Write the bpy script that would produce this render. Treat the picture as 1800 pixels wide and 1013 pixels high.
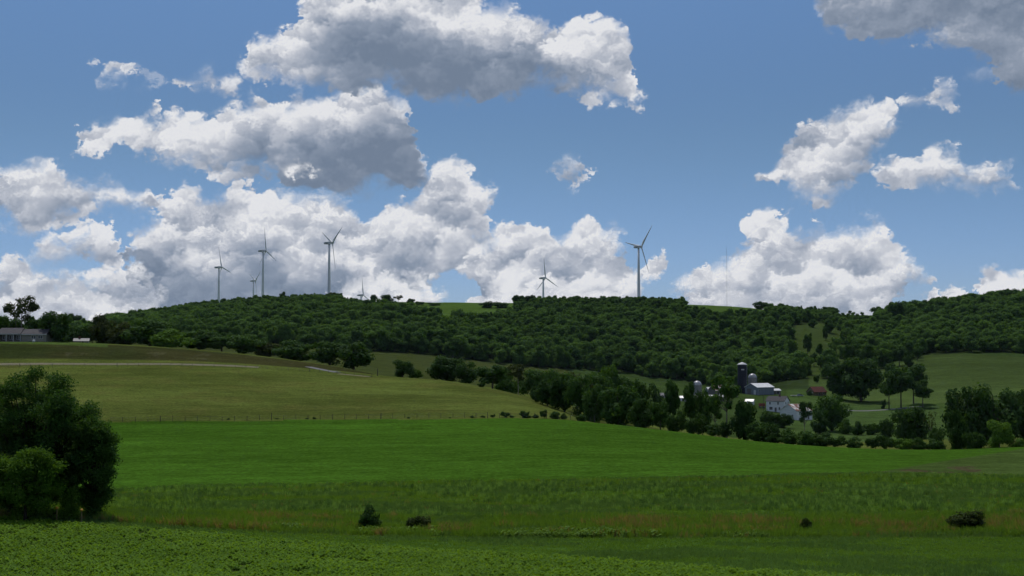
import bpy, math, random
import numpy as np
from mathutils import Vector, Matrix

SC = bpy.context.scene
for _o in list(bpy.data.objects):
    bpy.data.objects.remove(_o)
COL = SC.collection

# ------------------------------------------------------------------ camera
F_PX = 2500.0                 # focal length in pixels of an 1800 px wide frame
HORIZON = 620.0               # row of eye level
PITCH = math.atan((HORIZON - 506.5) / F_PX)
cam_data = bpy.data.cameras.new('camera')
cam_data.lens = 36.0 * F_PX / 1800.0
cam_data.sensor_width = 36.0
cam_data.clip_start = 0.1
cam_data.clip_end = 60000.0
cam = bpy.data.objects.new('camera', cam_data)
cam.location = (0, 0, 0)
cam.rotation_euler = (math.radians(90) + PITCH, 0, 0)
COL.objects.link(cam)
SC.camera = cam

# ------------------------------------------------------------------ exposure
SC.view_settings.view_transform = 'Standard'
SC.view_settings.look = 'None'
SC.view_settings.gamma = 1.0
SC.view_settings.use_curve_mapping = False
EXPO = -0.35
SC.view_settings.exposure = EXPO
SC.cycles.use_denoising = True
SC.cycles.use_adaptive_sampling = True
SC.cycles.adaptive_threshold = 0.02
SC.cycles.adaptive_min_samples = 12
SC.cycles.max_bounces = 5
SC.cycles.diffuse_bounces = 2
SC.cycles.glossy_bounces = 2
SC.cycles.transmission_bounces = 3
SC.cycles.transparent_max_bounces = 4
SC.cycles.volume_bounces = 0
SC.cycles.sample_clamp_indirect = 4.0

# ------------------------------------------------------------------ sun and sky
SUN_EL = math.radians(62)
SUN_AZ = math.radians(-14)            # measured from the view direction (+Y), positive to the right
SUN_STRENGTH = 3.1
SKY_STRENGTH = 0.1
sd = Vector((math.sin(SUN_AZ) * math.cos(SUN_EL), math.cos(SUN_AZ) * math.cos(SUN_EL), math.sin(SUN_EL)))
sun_data = bpy.data.lights.new('sun', 'SUN')
sun_data.energy = SUN_STRENGTH
sun_data.angle = math.radians(0.6)
sun_data.color = (1.0, 0.95, 0.87)
sun = bpy.data.objects.new('sun', sun_data)
sun.rotation_euler = (-sd).to_track_quat('-Z', 'Y').to_euler()
sun.location = (0, 0, 300)
COL.objects.link(sun)

world = bpy.data.worlds.new('World')
SC.world = world
world.use_nodes = True
NT = world.node_tree
NT.nodes.clear()


def nd(kind, **kw):
    n = NT.nodes.new(kind)
    for k, v in kw.items():
        setattr(n, k, v)
    return n


def plug(sock, v):
    if isinstance(v, bpy.types.NodeSocket):
        NT.links.new(v, sock)
    else:
        sock.default_value = v


def m(op, a, b=None, c=None, clamp=False):
    n = nd('ShaderNodeMath', operation=op, use_clamp=clamp)
    plug(n.inputs[0], a)
    if b is not None:
        plug(n.inputs[1], b)
    if c is not None:
        plug(n.inputs[2], c)
    return n.outputs[0]


def vm(op, a, b=None):
    n = nd('ShaderNodeVectorMath', operation=op)
    plug(n.inputs[0], a)
    if b is not None:
        plug(n.inputs[1], b)
    return n.outputs[0]


def rng(v, a, b, c=0.0, d=1.0, smooth=True):
    n = nd('ShaderNodeMapRange', interpolation_type='SMOOTHSTEP' if smooth else 'LINEAR')
    plug(n.inputs[0], v)
    for i, q in enumerate((a, b, c, d)):
        plug(n.inputs[i + 1], q)
    return n.outputs[0]


def mixc(f, a, b):
    n = nd('ShaderNodeMix', data_type='RGBA')
    plug(n.inputs[0], f)
    plug(n.inputs[6], a)
    plug(n.inputs[7], b)
    return n.outputs[2]


def noise(vec, scale, detail=5.0, rough=0.55, out=0, dims='2D'):
    n = nd('ShaderNodeTexNoise', noise_dimensions=dims)
    plug(n.inputs['Vector'], vec)
    n.inputs['Scale'].default_value = scale
    n.inputs['Detail'].default_value = detail
    n.inputs['Roughness'].default_value = rough
    return n.outputs[out]


def billow(vec, scale):
    """round domes with creases between them"""
    n = nd('ShaderNodeTexVoronoi', feature='SMOOTH_F1', voronoi_dimensions='2D')
    plug(n.inputs['Vector'], vec)
    n.inputs['Scale'].default_value = scale
    n.inputs['Smoothness'].default_value = 0.30
    d = n.outputs['Distance']
    return m('SUBTRACT', 1.0, m('MULTIPLY', m('MULTIPLY', d, d), 1.5))


def azel(px, py):
    """pixel of the picture -> azimuth, elevation in degrees"""
    v = Vector(((px - 900) / F_PX, 1.0, (506.5 - py) / F_PX))
    v.normalize()
    v = Matrix.Rotation(PITCH, 3, 'X') @ v
    return math.degrees(math.atan2(v.x, v.y)), math.degrees(math.asin(v.z))


tc = nd('ShaderNodeTexCoord')
DIR = tc.outputs['Generated']
sep = nd('ShaderNodeSeparateXYZ')
plug(sep.inputs[0], DIR)
R2D = 57.29578
AZ0 = m('MULTIPLY', m('ARCTAN2', sep.outputs[0], sep.outputs[1]), R2D)
EL0 = m('MULTIPLY', m('ARCSINE', sep.outputs[2]), R2D)

# everything below works in degrees of azimuth and elevation
cmb = nd('ShaderNodeCombineXYZ')
plug(cmb.inputs[0], AZ0)
plug(cmb.inputs[1], m('MULTIPLY', EL0, 1.25))
P2 = cmb.outputs[0]

# turbulence that breaks up every outline
w1 = nd('ShaderNodeSeparateColor')
plug(w1.inputs[0], noise(P2, 0.42, 5.0, 0.6, out=1))
w2 = nd('ShaderNodeSeparateColor')
plug(w2.inputs[0], noise(P2, 1.9, 4.0, 0.66, out=1))


def warp(base, ch, a1, a2):
    t = m('MULTIPLY_ADD', m('SUBTRACT', w1.outputs[ch], 0.5), a1, base)
    return m('MULTIPLY_ADD', m('SUBTRACT', w2.outputs[ch], 0.5), a2, t)


AZ = warp(AZ0, 0, 2.0, 0.9)
EL = warp(EL0, 1, 1.5, 0.7)

# cauliflower relief: domes of three sizes, each compared with itself a little nearer the sun
cmw = nd('ShaderNodeCombineXYZ')
plug(cmw.inputs[0], warp(AZ0, 1, 1.2, 1.1))
plug(cmw.inputs[1], warp(m('MULTIPLY', EL0, 1.2), 0, 1.2, 1.1))
PW = cmw.outputs[0]


def domes(scale, gain):
    step = 0.30 / scale
    r = []
    for off in ((0, 0, 0), (-0.25 * step, step, 0)):
        v = billow(vm('ADD', PW, off) if off[1] else PW, scale)
        r.append(v)
    return r[0], m('MULTIPLY', m('SUBTRACT', r[0], r[1]), gain)


D1, R1 = domes(0.42, 1.0)
D2, R2 = domes(1.0, 0.8)
D3, R3 = domes(2.3, 0.42)
B0 = m('ADD', m('MULTIPLY', D1, 0.5), m('ADD', m('MULTIPLY', D2, 0.3), m('MULTIPLY', D3, 0.2)))
G0 = noise(P2, 0.22, 3.0, 0.5)
G1 = noise(P2, 0.75, 5.0, 0.62)
REL = m('ADD', R1, m('ADD', R2, m('MULTIPLY', R3, rng(G1, 0.35, 0.6))))
FINE = m('SUBTRACT', noise(PW, 2.6, 5.0, 0.68), 0.5)
SOFT = rng(noise(P2, 0.55, 2.0, 0.5), 0.38, 0.62, 0.20, 1.0)


def curve(pts, x0, x1, y0, y1, vec):
    n = nd('ShaderNodeFloatCurve')
    c = n.mapping.curves[0]
    n.mapping.use_clip = False
    n.mapping.extend = 'HORIZONTAL'
    P = [((x - x0) / (x1 - x0), (y - y0) / (y1 - y0)) for x, y in pts]
    c.points[0].location = P[0]
    c.points[1].location = P[-1]
    for q in P[1:-1]:
        c.points.new(*q)
    for q in c.points:
        q.handle_type = 'AUTO'
    n.mapping.update()
    plug(n.inputs['Value'], rng(vec, x0, x1, 0.0, 1.0, smooth=False))
    return m('MULTIPLY_ADD', n.outputs[0], y1 - y0, y0)


def cloud(sky_col, top, bot, dark=0.5, d0=0.25, d1=0.8, relief=1.0, soft=1.0, fluff=0.9, bright=0.86, side=0.0, thick=1.0, core=None):
    """lay one cloud over the colour so far; top and bot are outlines in picture pixels"""
    T = [azel(*p) for p in top]
    Bt = [azel(*p) for p in bot]
    x0 = min(T[0][0], Bt[0][0])
    x1 = max(T[-1][0], Bt[-1][0])
    ys = [p[1] for p in T + Bt]
    y0, y1 = min(ys) - 0.6, max(ys) + 0.6
    mid = lambda a, b: 0.5 * (a[1] + b[1])
    T = [(x0 - 0.35, mid(T[0], Bt[0]) - 0.55)] + T + [(x1 + 0.35, mid(T[-1], Bt[-1]) - 0.55)]
    Bt = [(x0 - 0.35, mid(T[1], Bt[0]) + 0.55)] + Bt + [(x1 + 0.35, mid(T[-2], Bt[-1]) + 0.55)]
    X0, X1 = x0 - 0.35, x1 + 0.35
    tt = curve(T, X0, X1, y0, y1, AZ)
    bb = curve(Bt, X0, X1, y0, y1, AZ)
    a = m('SUBTRACT', tt, EL)
    b = m('SUBTRACT', EL, bb)
    e = m('MINIMUM', a, b)
    e2 = m('MULTIPLY_ADD', m('SUBTRACT', B0, 0.62), fluff, e)
    e2 = m('MULTIPLY_ADD', FINE, 0.34, e2)
    al = m('MULTIPLY', m('DIVIDE', m('MINIMUM', m('MAXIMUM', m('ADD', e2, 0.06), 0.0), m('MULTIPLY', SOFT, soft)), m('MULTIPLY', SOFT, soft)), thick)
    al = rng(al, 0.0, 1.0)
    t = m('DIVIDE', m('MULTIPLY_ADD', m('SUBTRACT', G1, 0.5), 1.6, a), m('MAXIMUM', m('ADD', a, b), 0.35))
    if side:
        t = m('MULTIPLY_ADD', rng(AZ0, x0, x1, -side, side, smooth=False), 1.0, t)
    sh = m('MULTIPLY', rng(t, d0, d1), dark)
    if core:                                  # the deep grey part lies between these columns
        c4 = [azel(q, 200)[0] for q in core]
        win = m('MULTIPLY', rng(AZ, c4[0], c4[1]), rng(AZ, c4[2], c4[3], 1.0, 0.0))
        sh = m('MULTIPLY', sh, m('MULTIPLY_ADD', win, 0.75, 0.25))
    L = m('SUBTRACT', bright, sh)
    L = m('MULTIPLY_ADD', REL, m('SUBTRACT', 0.62 * relief, m('MULTIPLY', sh, 0.45)), L)
    L = m('MULTIPLY_ADD', FINE, m('SUBTRACT', 0.24 * relief, m('MULTIPLY', sh, 0.5)), L)
    L = m('MULTIPLY_ADD', m('SUBTRACT', G1, 0.5), 0.5, L)
    ed = rng(e2, 0.0, 0.55, 0.10, 0.0)
    L = m('ADD', L, ed)
    r = nd('ShaderNodeValToRGB')
    cr = r.color_ramp
    cr.elements[0].position = 0.0
    cr.elements[0].color = (0.165, 0.215, 0.300, 1)
    cr.elements[1].position = 1.0
    cr.elements[1].color = (0.76, 0.77, 0.80, 1)
    q = cr.elements.new(0.35); q.color = (0.265, 0.315, 0.405, 1)
    q = cr.elements.new(0.7); q.color = (0.49, 0.52, 0.59, 1)
    plug(r.inputs[0], L)
    return mixc(al, sky_col, r.outputs[0])


skyt = nd('ShaderNodeTexSky', sky_type='NISHITA')
skyt.sun_disc = False
skyt.sun_elevation = SUN_EL
skyt.sun_rotation = SUN_AZ
skyt.altitude = 400
skyt.air_density = 1.0
skyt.dust_density = 0.2
skyt.ozone_density = 1.6
K = 2.0 ** (-EXPO)                       # cloud radiances below are what the exposed picture shows
tint = mixc(rng(EL0, 1.0, 9.0), (0.78, 1.02, 1.66, 1), mixc(rng(EL0, 9.0, 18.0), (0.74, 0.92, 1.16, 1), (1.02, 1.24, 1.50, 1)))
base = vm('MULTIPLY', vm('MULTIPLY', skyt.outputs[0], tint), (SKY_STRENGTH / K * 0.64,) * 3)

# clouds elsewhere in the sky, away from the ones traced below
g = noise(vm('MULTIPLY', DIR, (1, 1, 2.2)), 3.1, 6.0, 0.6, dims='3D')
away = m('MAXIMUM', rng(m('ABSOLUTE', AZ0), 22.0, 27.0), rng(EL0, 17.0, 22.0))
away = m('MULTIPLY', away, rng(EL0, 0.0, 4.0))
ga = m('MULTIPLY', rng(g, 0.50, 0.60), away)
col = mixc(ga, base, mixc(rng(g, 0.58, 0.8), (0.60, 0.62, 0.67, 1), (0.22, 0.26, 0.34, 1)))
H = 600
CLOUDS = [
 # low band on the left
 dict(top=[(-60,470),(0,462),(35,458),(60,468),(80,482),(120,476),(165,470),(210,474),(245,442),(275,448),(330,480),(420,505),(520,520)],
      bot=[(-60,H),(520,H)], dark=0.34, d0=0.1, d1=0.9),
 dict(top=[(60,445),(90,415),(140,393),(178,388),(196,420),(208,452)], bot=[(60,460),(100,468),(160,470),(208,464)], dark=0.30, thick=0.92),
 # central mass
 dict(top=[(205,428),(235,402),(268,372),(298,338),(320,325),(345,345),(375,335),(430,312),(480,320),(530,344),(572,338),(612,352),(640,380),(655,392),(690,366),(735,356),(775,380),(800,440)],
      bot=[(205,445),(260,505),(330,H),(700,H),(770,500),(800,470)], dark=0.66, d0=0.30, d1=0.62, bright=0.84),
 # its tower
 dict(top=[(660,420),(690,372),(735,345),(755,300),(774,258),(800,246),(822,262),(838,302),(860,330),(873,372),(874,400)],
      bot=[(660,480),(700,505),(760,500),(800,470),(830,440),(874,425)], dark=0.34, bright=0.86),
 # low white band in front of the central mass
 dict(top=[(470,530),(560,522),(600,500),(680,482),(730,490),(778,520)], bot=[(470,H),(778,H)], dark=0.2, bright=0.84),
 # centre right
 dict(top=[(800,470),(820,432),(855,408),(890,392),(928,390),(946,412),(985,415),(1004,394),(1035,386),(1052,392),(1080,402),(1100,440),(1122,458),(1150,436),(1176,452)],
      bot=[(800,480),(835,495),(850,H),(1100,H),(1140,520),(1176,470)], dark=0.30, d0=0.2, bright=0.86),
 dict(top=[(820,530),(870,500),(920,478),(980,488),(1060,510)], bot=[(820,H),(1060,H)], dark=0.1, bright=0.84),
 # left cloud
 dict(top=[(-80,330),(-20,312),(20,290),(60,280),(105,292),(160,305),(205,305),(242,322),(272,348)],
      bot=[(-80,400),(0,400),(50,412),(110,398),(160,382),(215,372),(272,360)], dark=0.36, d0=0.35),
 # broad cloud above the turbines
 dict(top=[(122,262),(148,228),(190,207),(240,205),(300,184),(335,196),(390,195),(430,170),(460,158),(500,180),(530,164),(585,164),(640,163),(690,168),(722,195),(726,240),(745,288),(758,318)],
      bot=[(122,272),(180,282),(222,258),(252,264),(285,292),(350,300),(420,312),(470,326),(540,336),(620,340),(700,337),(758,330)],
      dark=0.90, d0=0.22, d1=0.85, side=0.30, bright=0.90, core=(300, 560, 720, 775)),
 dict(top=[(485,292),(515,278),(545,280),(558,294)], bot=[(485,300),(520,306),(558,300)], dark=0.1, bright=0.86, thick=0.9),
 # right mass
 dict(top=[(1195,505),(1232,470),(1262,460),(1292,440),(1320,392),(1355,370),(1392,378),(1404,402),(1432,393),(1470,400),(1500,393),(1530,380),(1550,400),(1562,422),(1592,450),(1612,470),(1638,490)],
      bot=[(1195,520),(1230,H),(1560,H),(1600,510),(1638,500)], dark=0.32, d0=0.2, bright=0.86),
 dict(top=[(1610,540),(1640,520),(1690,516),(1700,530)], bot=[(1610,H),(1700,H)], dark=0.1),
 dict(top=[(1725,500),(1745,462),(1782,460),(1840,475),(1900,480)], bot=[(1725,530),(1760,H),(1900,H)], dark=0.2),
 # tilted cloud upper right
 dict(top=[(1312,315),(1350,285),(1384,242),(1402,222),(1432,214),(1470,190),(1520,172),(1552,180),(1584,208)],
      bot=[(1312,322),(1360,326),(1402,346),(1442,360),(1480,358),(1504,320),(1540,272),(1584,224)], dark=0.40, d0=0.4),
 dict(top=[(1530,290),(1560,275),(1600,275),(1622,260),(1690,262),(1712,285),(1750,280),(1788,322)],
      bot=[(1530,306),(1580,336),(1640,342),(1690,330),(1750,342),(1788,346)], dark=0.28),
 dict(top=[(1580,180),(1610,165),(1640,150),(1690,176)], bot=[(1580,196),(1612,206),(1650,190),(1690,184)], dark=0.2, thick=0.8),
 # single puffs
 dict(top=[(972,290),(986,272),(1006,272),(1024,292)], bot=[(972,305),(998,325),(1010,334),(1024,312)], dark=0.25, thick=0.75),
 dict(top=[(158,98),(168,94),(176,102)], bot=[(158,110),(168,112),(176,110)], dark=0.1, thick=0.6),
 dict(top=[(182,120),(206,108),(225,114),(240,132)], bot=[(182,132),(210,142),(240,140)], dark=0.2, thick=0.8),
 dict(top=[(236,126),(262,108),(290,118),(310,140)], bot=[(236,140),(275,152),(310,150)], dark=0.2, thick=0.35),
 dict(top=[(1690,128),(1720,112),(1760,118)], bot=[(1690,142),(1725,150),(1760,146)], dark=0.3, thick=0.3),
 dict(top=[(300,145),(340,134),(385,135),(425,150)], bot=[(300,152),(360,168),(400,164),(425,156)], dark=0.2, thick=0.8),
 # big cloud along the upper edge
 dict(top=[(425,95),(450,68),(500,45),(522,8),(560,-40),(700,-70),(850,-10),(900,12),(960,28),(1020,22),(1062,28),(1092,50),(1106,90),(1116,132),(1134,180)],
      bot=[(425,125),(480,140),(560,160),(640,162),(700,165),(760,178),(840,180),(900,165),(960,160),(1000,165),(1060,180),(1100,188),(1134,192)],
      dark=0.86, d0=0.24, d1=0.74, side=-0.12, bright=0.88, core=(470, 640, 960, 1080)),
 # grey cloud in the upper right corner
 dict(top=[(1428,10),(1460,-40),(1560,-120),(1700,-150),(1900,-120)],
      bot=[(1428,40),(1470,70),(1520,72),(1580,66),(1640,76),(1700,92),(1745,105),(1765,160),(1790,185),(1900,200)], dark=0.62, d0=0.05, d1=0.55, bright=0.86),
]
for _c in CLOUDS:
    col = cloud(col, **_c)
below = rng(EL0, -1.5, 0.0, 1.0, 0.0)
col = mixc(below, col, (0.05, 0.07, 0.04, 1))
bg = nd('ShaderNodeBackground')
plug(bg.inputs[0], vm('MULTIPLY', col, (K / SKY_STRENGTH,) * 3))
bg.inputs[1].default_value = SKY_STRENGTH
out = nd('ShaderNodeOutputWorld')
NT.links.new(bg.outputs[0], out.inputs[0])
world.cycles.sampling_method = 'MANUAL'
world.cycles.sample_map_resolution = 256

# ================================================================== helpers
RNG = np.random.default_rng(11)
random.seed(7)


def col_x(X, d):
    """picture column and distance ahead -> world x"""
    return (X - 900.0) / F_PX * d


def tag(o, label=None, cat=None, group=None, kind=None):
    if label:
        o['label'] = label
    if cat:
        o['category'] = cat
    if group:
        o['group'] = group
    if kind:
        o['kind'] = kind
    return o


def thing(name, label, cat, loc=(0, 0, 0), rz=0.0, group=None):
    o = bpy.data.objects.new(name, None)
    o.empty_display_size = 0.5
    COL.objects.link(o)
    o.location = loc
    o.rotation_euler = (0, 0, rz)
    return tag(o, label, cat, group)


def np_mesh(name, verts, faces, mats=(), smooth=False):
    """verts (n,3), faces (m,k) arrays with one k"""
    verts = np.asarray(verts, dtype=np.float32)
    faces = np.asarray(faces, dtype=np.int32)
    me = bpy.data.meshes.new(name)
    k = faces.shape[1]
    me.vertices.add(len(verts))
    me.vertices.foreach_set('co', verts.ravel())
    me.loops.add(faces.size)
    me.loops.foreach_set('vertex_index', faces.ravel())
    me.polygons.add(len(faces))
    me.polygons.foreach_set('loop_start', np.arange(0, faces.size, k, dtype=np.int32))
    me.polygons.foreach_set('loop_total', np.full(len(faces), k, dtype=np.int32))
    if smooth:
        me.polygons.foreach_set('use_smooth', np.ones(len(faces), dtype=bool))
    me.update(calc_edges=True)
    for q in mats:
        me.materials.append(q)
    return me


def link(name, me, parent=None):
    o = bpy.data.objects.new(name, me)
    COL.objects.link(o)
    if parent is not None:
        o.parent = parent
    return o


class MB:
    """collects shapes, built as one mesh object"""

    def __init__(self):
        self.v, self.f = [], []

    def add(self, vs, fs):
        n = len(self.v)
        self.v += [tuple(p) for p in vs]
        self.f += [tuple(i + n for i in q) for q in fs]
        return self

    def box(self, x0, x1, y0, y1, z0, z1):
        vs = [(x, y, z) for z in (z0, z1) for y in (y0, y1) for x in (x0, x1)]
        return self.add(vs, [(0, 2, 3, 1), (4, 5, 7, 6), (0, 1, 5, 4), (2, 6, 7, 3), (0, 4, 6, 2), (1, 3, 7, 5)])

    def tube(self, p0, p1, r0, r1, n=8, cap=True):
        p0, p1 = Vector(p0), Vector(p1)
        ax = (p1 - p0).normalized()
        a = ax.orthogonal().normalized()
        b = ax.cross(a)
        vs = []
        for p, r in ((p0, r0), (p1, r1)):
            for i in range(n):
                t = 2 * math.pi * i / n
                vs.append(p + (a * math.cos(t) + b * math.sin(t)) * r)
        fs = [(i, (i + 1) % n, n + (i + 1) % n, n + i) for i in range(n)]
        if cap:
            fs += [tuple(range(n))[::-1], tuple(range(n, 2 * n))]
        return self.add(vs, fs)

    def path(self, pts, rad, n=6):
        for i in range(len(pts) - 1):
            self.tube(pts[i], pts[i + 1], rad[i], rad[i + 1], n, cap=(i == 0 or i == len(pts) - 2))
        return self

    def lathe(self, prof, n=24, org=(0, 0, 0)):
        vs, fs = [], []
        for r, z in prof:
            for i in range(n):
                t = 2 * math.pi * i / n
                vs.append((org[0] + r * math.cos(t), org[1] + r * math.sin(t), org[2] + z))
        for j in range(len(prof) - 1):
            for i in range(n):
                k = (i + 1) % n
                fs.append((j * n + i, j * n + k, (j + 1) * n + k, (j + 1) * n + i))
        fs.append(tuple(range(n))[::-1])
        fs.append(tuple(range((len(prof) - 1) * n, len(prof) * n)))
        return self.add(vs, fs)

    def build(self, name, mat, parent=None, smooth=False, bevel=0.0):
        me = bpy.data.meshes.new(name)
        me.from_pydata(self.v, [], self.f)
        me.materials.append(mat)
        if smooth:
            for p in me.polygons:
                p.use_smooth = len(p.vertices) <= 4
        me.update()
        o = link(name, me, parent)
        if bevel:
            b = o.modifiers.new('bevel', 'BEVEL')
            b.width = bevel
            b.segments = 2
        return o


# ------------------------------------------------------------------ materials
def new_mat(name):
    mt = bpy.data.materials.new(name)
    mt.use_nodes = True
    nt = mt.node_tree
    bsdf = nt.nodes['Principled BSDF']
    return mt, nt, bsdf


def mnode(nt, kind, **kw):
    n = nt.nodes.new(kind)
    for k, v in kw.items():
        setattr(n, k, v)
    return n


def simple_mat(name, c1, c2=None, scale=2.0, rough=0.6, metal=0.0, stretch=(1, 1, 1), lo=0.4, hi=0.6, spec=0.4, bump=0.0, rust=None):
    mt, nt, b = new_mat(name)
    L = nt.links
    b.inputs['Roughness'].default_value = rough
    b.inputs['Metallic'].default_value = metal
    b.inputs['Specular IOR Level'].default_value = spec
    c2 = c2 or tuple(v * 0.75 for v in c1)
    tcn = mnode(nt, 'ShaderNodeTexCoord')
    mp = mnode(nt, 'ShaderNodeMapping')
    mp.inputs['Scale'].default_value = stretch
    L.new(tcn.outputs['Object'], mp.inputs[0])
    n = mnode(nt, 'ShaderNodeTexNoise')
    n.inputs['Scale'].default_value = scale
    n.inputs['Detail'].default_value = 6
    n.inputs['Roughness'].default_value = 0.65
    L.new(mp.outputs[0], n.inputs['Vector'])
    r = mnode(nt, 'ShaderNodeMapRange')
    r.inputs[1].default_value = lo
    r.inputs[2].default_value = hi
    L.new(n.outputs[0], r.inputs[0])
    mx = mnode(nt, 'ShaderNodeMix', data_type='RGBA')
    mx.inputs[6].default_value = (*c1, 1)
    mx.inputs[7].default_value = (*c2, 1)
    L.new(r.outputs[0], mx.inputs[0])
    last = mx.outputs[2]
    if rust:
        n2 = mnode(nt, 'ShaderNodeTexNoise')
        n2.inputs['Scale'].default_value = rust[1]
        n2.inputs['Detail'].default_value = 5
        L.new(tcn.outputs['Object'], n2.inputs['Vector'])
        r2 = mnode(nt, 'ShaderNodeMapRange', interpolation_type='SMOOTHSTEP')
        r2.inputs[1].default_value = rust[2]
        r2.inputs[2].default_value = rust[2] + 0.12
        L.new(n2.outputs[0], r2.inputs[0])
        m2 = mnode(nt, 'ShaderNodeMix', data_type='RGBA')
        L.new(r2.outputs[0], m2.inputs[0])
        L.new(last, m2.inputs[6])
        m2.inputs[7].default_value = (*rust[0], 1)
        last = m2.outputs[2]
    L.new(last, b.inputs['Base Color'])
    if bump:
        bp = mnode(nt, 'ShaderNodeBump')
        bp.inputs['Strength'].default_value = bump
        bp.inputs['Distance'].default_value = 0.05
        L.new(n.outputs[0], bp.inputs['Height'])
        L.new(bp.outputs[0], b.inputs['Normal'])
    return mt


def leaf_mat(name, ca, cb, trans=0.35, nscale=0.45, rnd=0.5):
    mt, nt, b = new_mat(name)
    L = nt.links
    b.inputs['Roughness'].default_value = 0.7
    b.inputs['Specular IOR Level'].default_value = 0.06
    g = mnode(nt, 'ShaderNodeNewGeometry')
    oi = mnode(nt, 'ShaderNodeObjectInfo')
    n = mnode(nt, 'ShaderNodeTexNoise')
    n.inputs['Scale'].default_value = nscale
    n.inputs['Detail'].default_value = 3
    L.new(g.outputs['Position'], n.inputs['Vector'])
    a1 = mnode(nt, 'ShaderNodeMath', operation='MULTIPLY_ADD')
    L.new(n.outputs[0], a1.inputs[0])
    a1.inputs[1].default_value = 1.3
    a1.inputs[2].default_value = -0.55
    a2 = mnode(nt, 'ShaderNodeMath', operation='MULTIPLY_ADD')
    L.new(g.outputs['Random Per Island'], a2.inputs[0])
    a2.inputs[1].default_value = 0.55
    L.new(a1.outputs[0], a2.inputs[2])
    a3 = mnode(nt, 'ShaderNodeMath', operation='MULTIPLY_ADD', use_clamp=True)
    L.new(oi.outputs['Random'], a3.inputs[0])
    a3.inputs[1].default_value = rnd
    L.new(a2.outputs[0], a3.inputs[2])
    mx = mnode(nt, 'ShaderNodeMix', data_type='RGBA')
    L.new(a3.outputs[0], mx.inputs[0])
    mx.inputs[6].default_value = (*ca, 1)
    mx.inputs[7].default_value = (*cb, 1)
    L.new(mx.outputs[2], b.inputs['Base Color'])
    tr = mnode(nt, 'ShaderNodeBsdfTranslucent')
    tm = mnode(nt, 'ShaderNodeMix', data_type='RGBA', blend_type='MULTIPLY')
    tm.inputs[0].default_value = 1.0
    L.new(mx.outputs[2], tm.inputs[6])
    tm.inputs[7].default_value = (1.5, 1.35, 0.5, 1)
    L.new(tm.outputs[2], tr.inputs[0])
    ms = mnode(nt, 'ShaderNodeMixShader')
    ms.inputs[0].default_value = trans
    L.new(b.outputs[0], ms.inputs[1])
    L.new(tr.outputs[0], ms.inputs[2])
    L.new(ms.outputs[0], nt.nodes['Material Output'].inputs[0])
    return mt


LEAF = {
    'dark': leaf_mat('leaves_dark', (0.018, 0.050, 0.014), (0.050, 0.108, 0.026)),
    'mid': leaf_mat('leaves_mid', (0.026, 0.068, 0.016), (0.060, 0.130, 0.028)),
    'light': leaf_mat('leaves_light', (0.050, 0.120, 0.016), (0.100, 0.200, 0.028)),
    'olive': leaf_mat('leaves_olive', (0.030, 0.050, 0.014), (0.055, 0.078, 0.024)),
    'forest': leaf_mat('leaves_forest', (0.016, 0.058, 0.022), (0.096, 0.190, 0.044), trans=0.42, nscale=0.014, rnd=0.8),
}
BARK = simple_mat('bark', (0.10, 0.085, 0.065), (0.05, 0.042, 0.033), scale=3, rough=0.9, stretch=(1, 1, 0.2))
BARK_DARK = simple_mat('bark_dark', (0.045, 0.038, 0.030), (0.025, 0.022, 0.018), scale=3, rough=0.95, stretch=(1, 1, 0.2), spec=0.1)
BARK_PALE = simple_mat('bark_pale', (0.22, 0.20, 0.17), (0.12, 0.10, 0.08), scale=3, rough=0.9, stretch=(1, 1, 0.2))


# ------------------------------------------------------------------ terrain
HZ = HORIZON
NEAR = [(-200, -1.0), (0, -1.75), (8, -2.6), (20, -5.4), (40, -9.2), (60, -12.0), (90, -14.15)]


def P(d, y):
    return (d, -d * (y - HZ) / F_PX)


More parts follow.
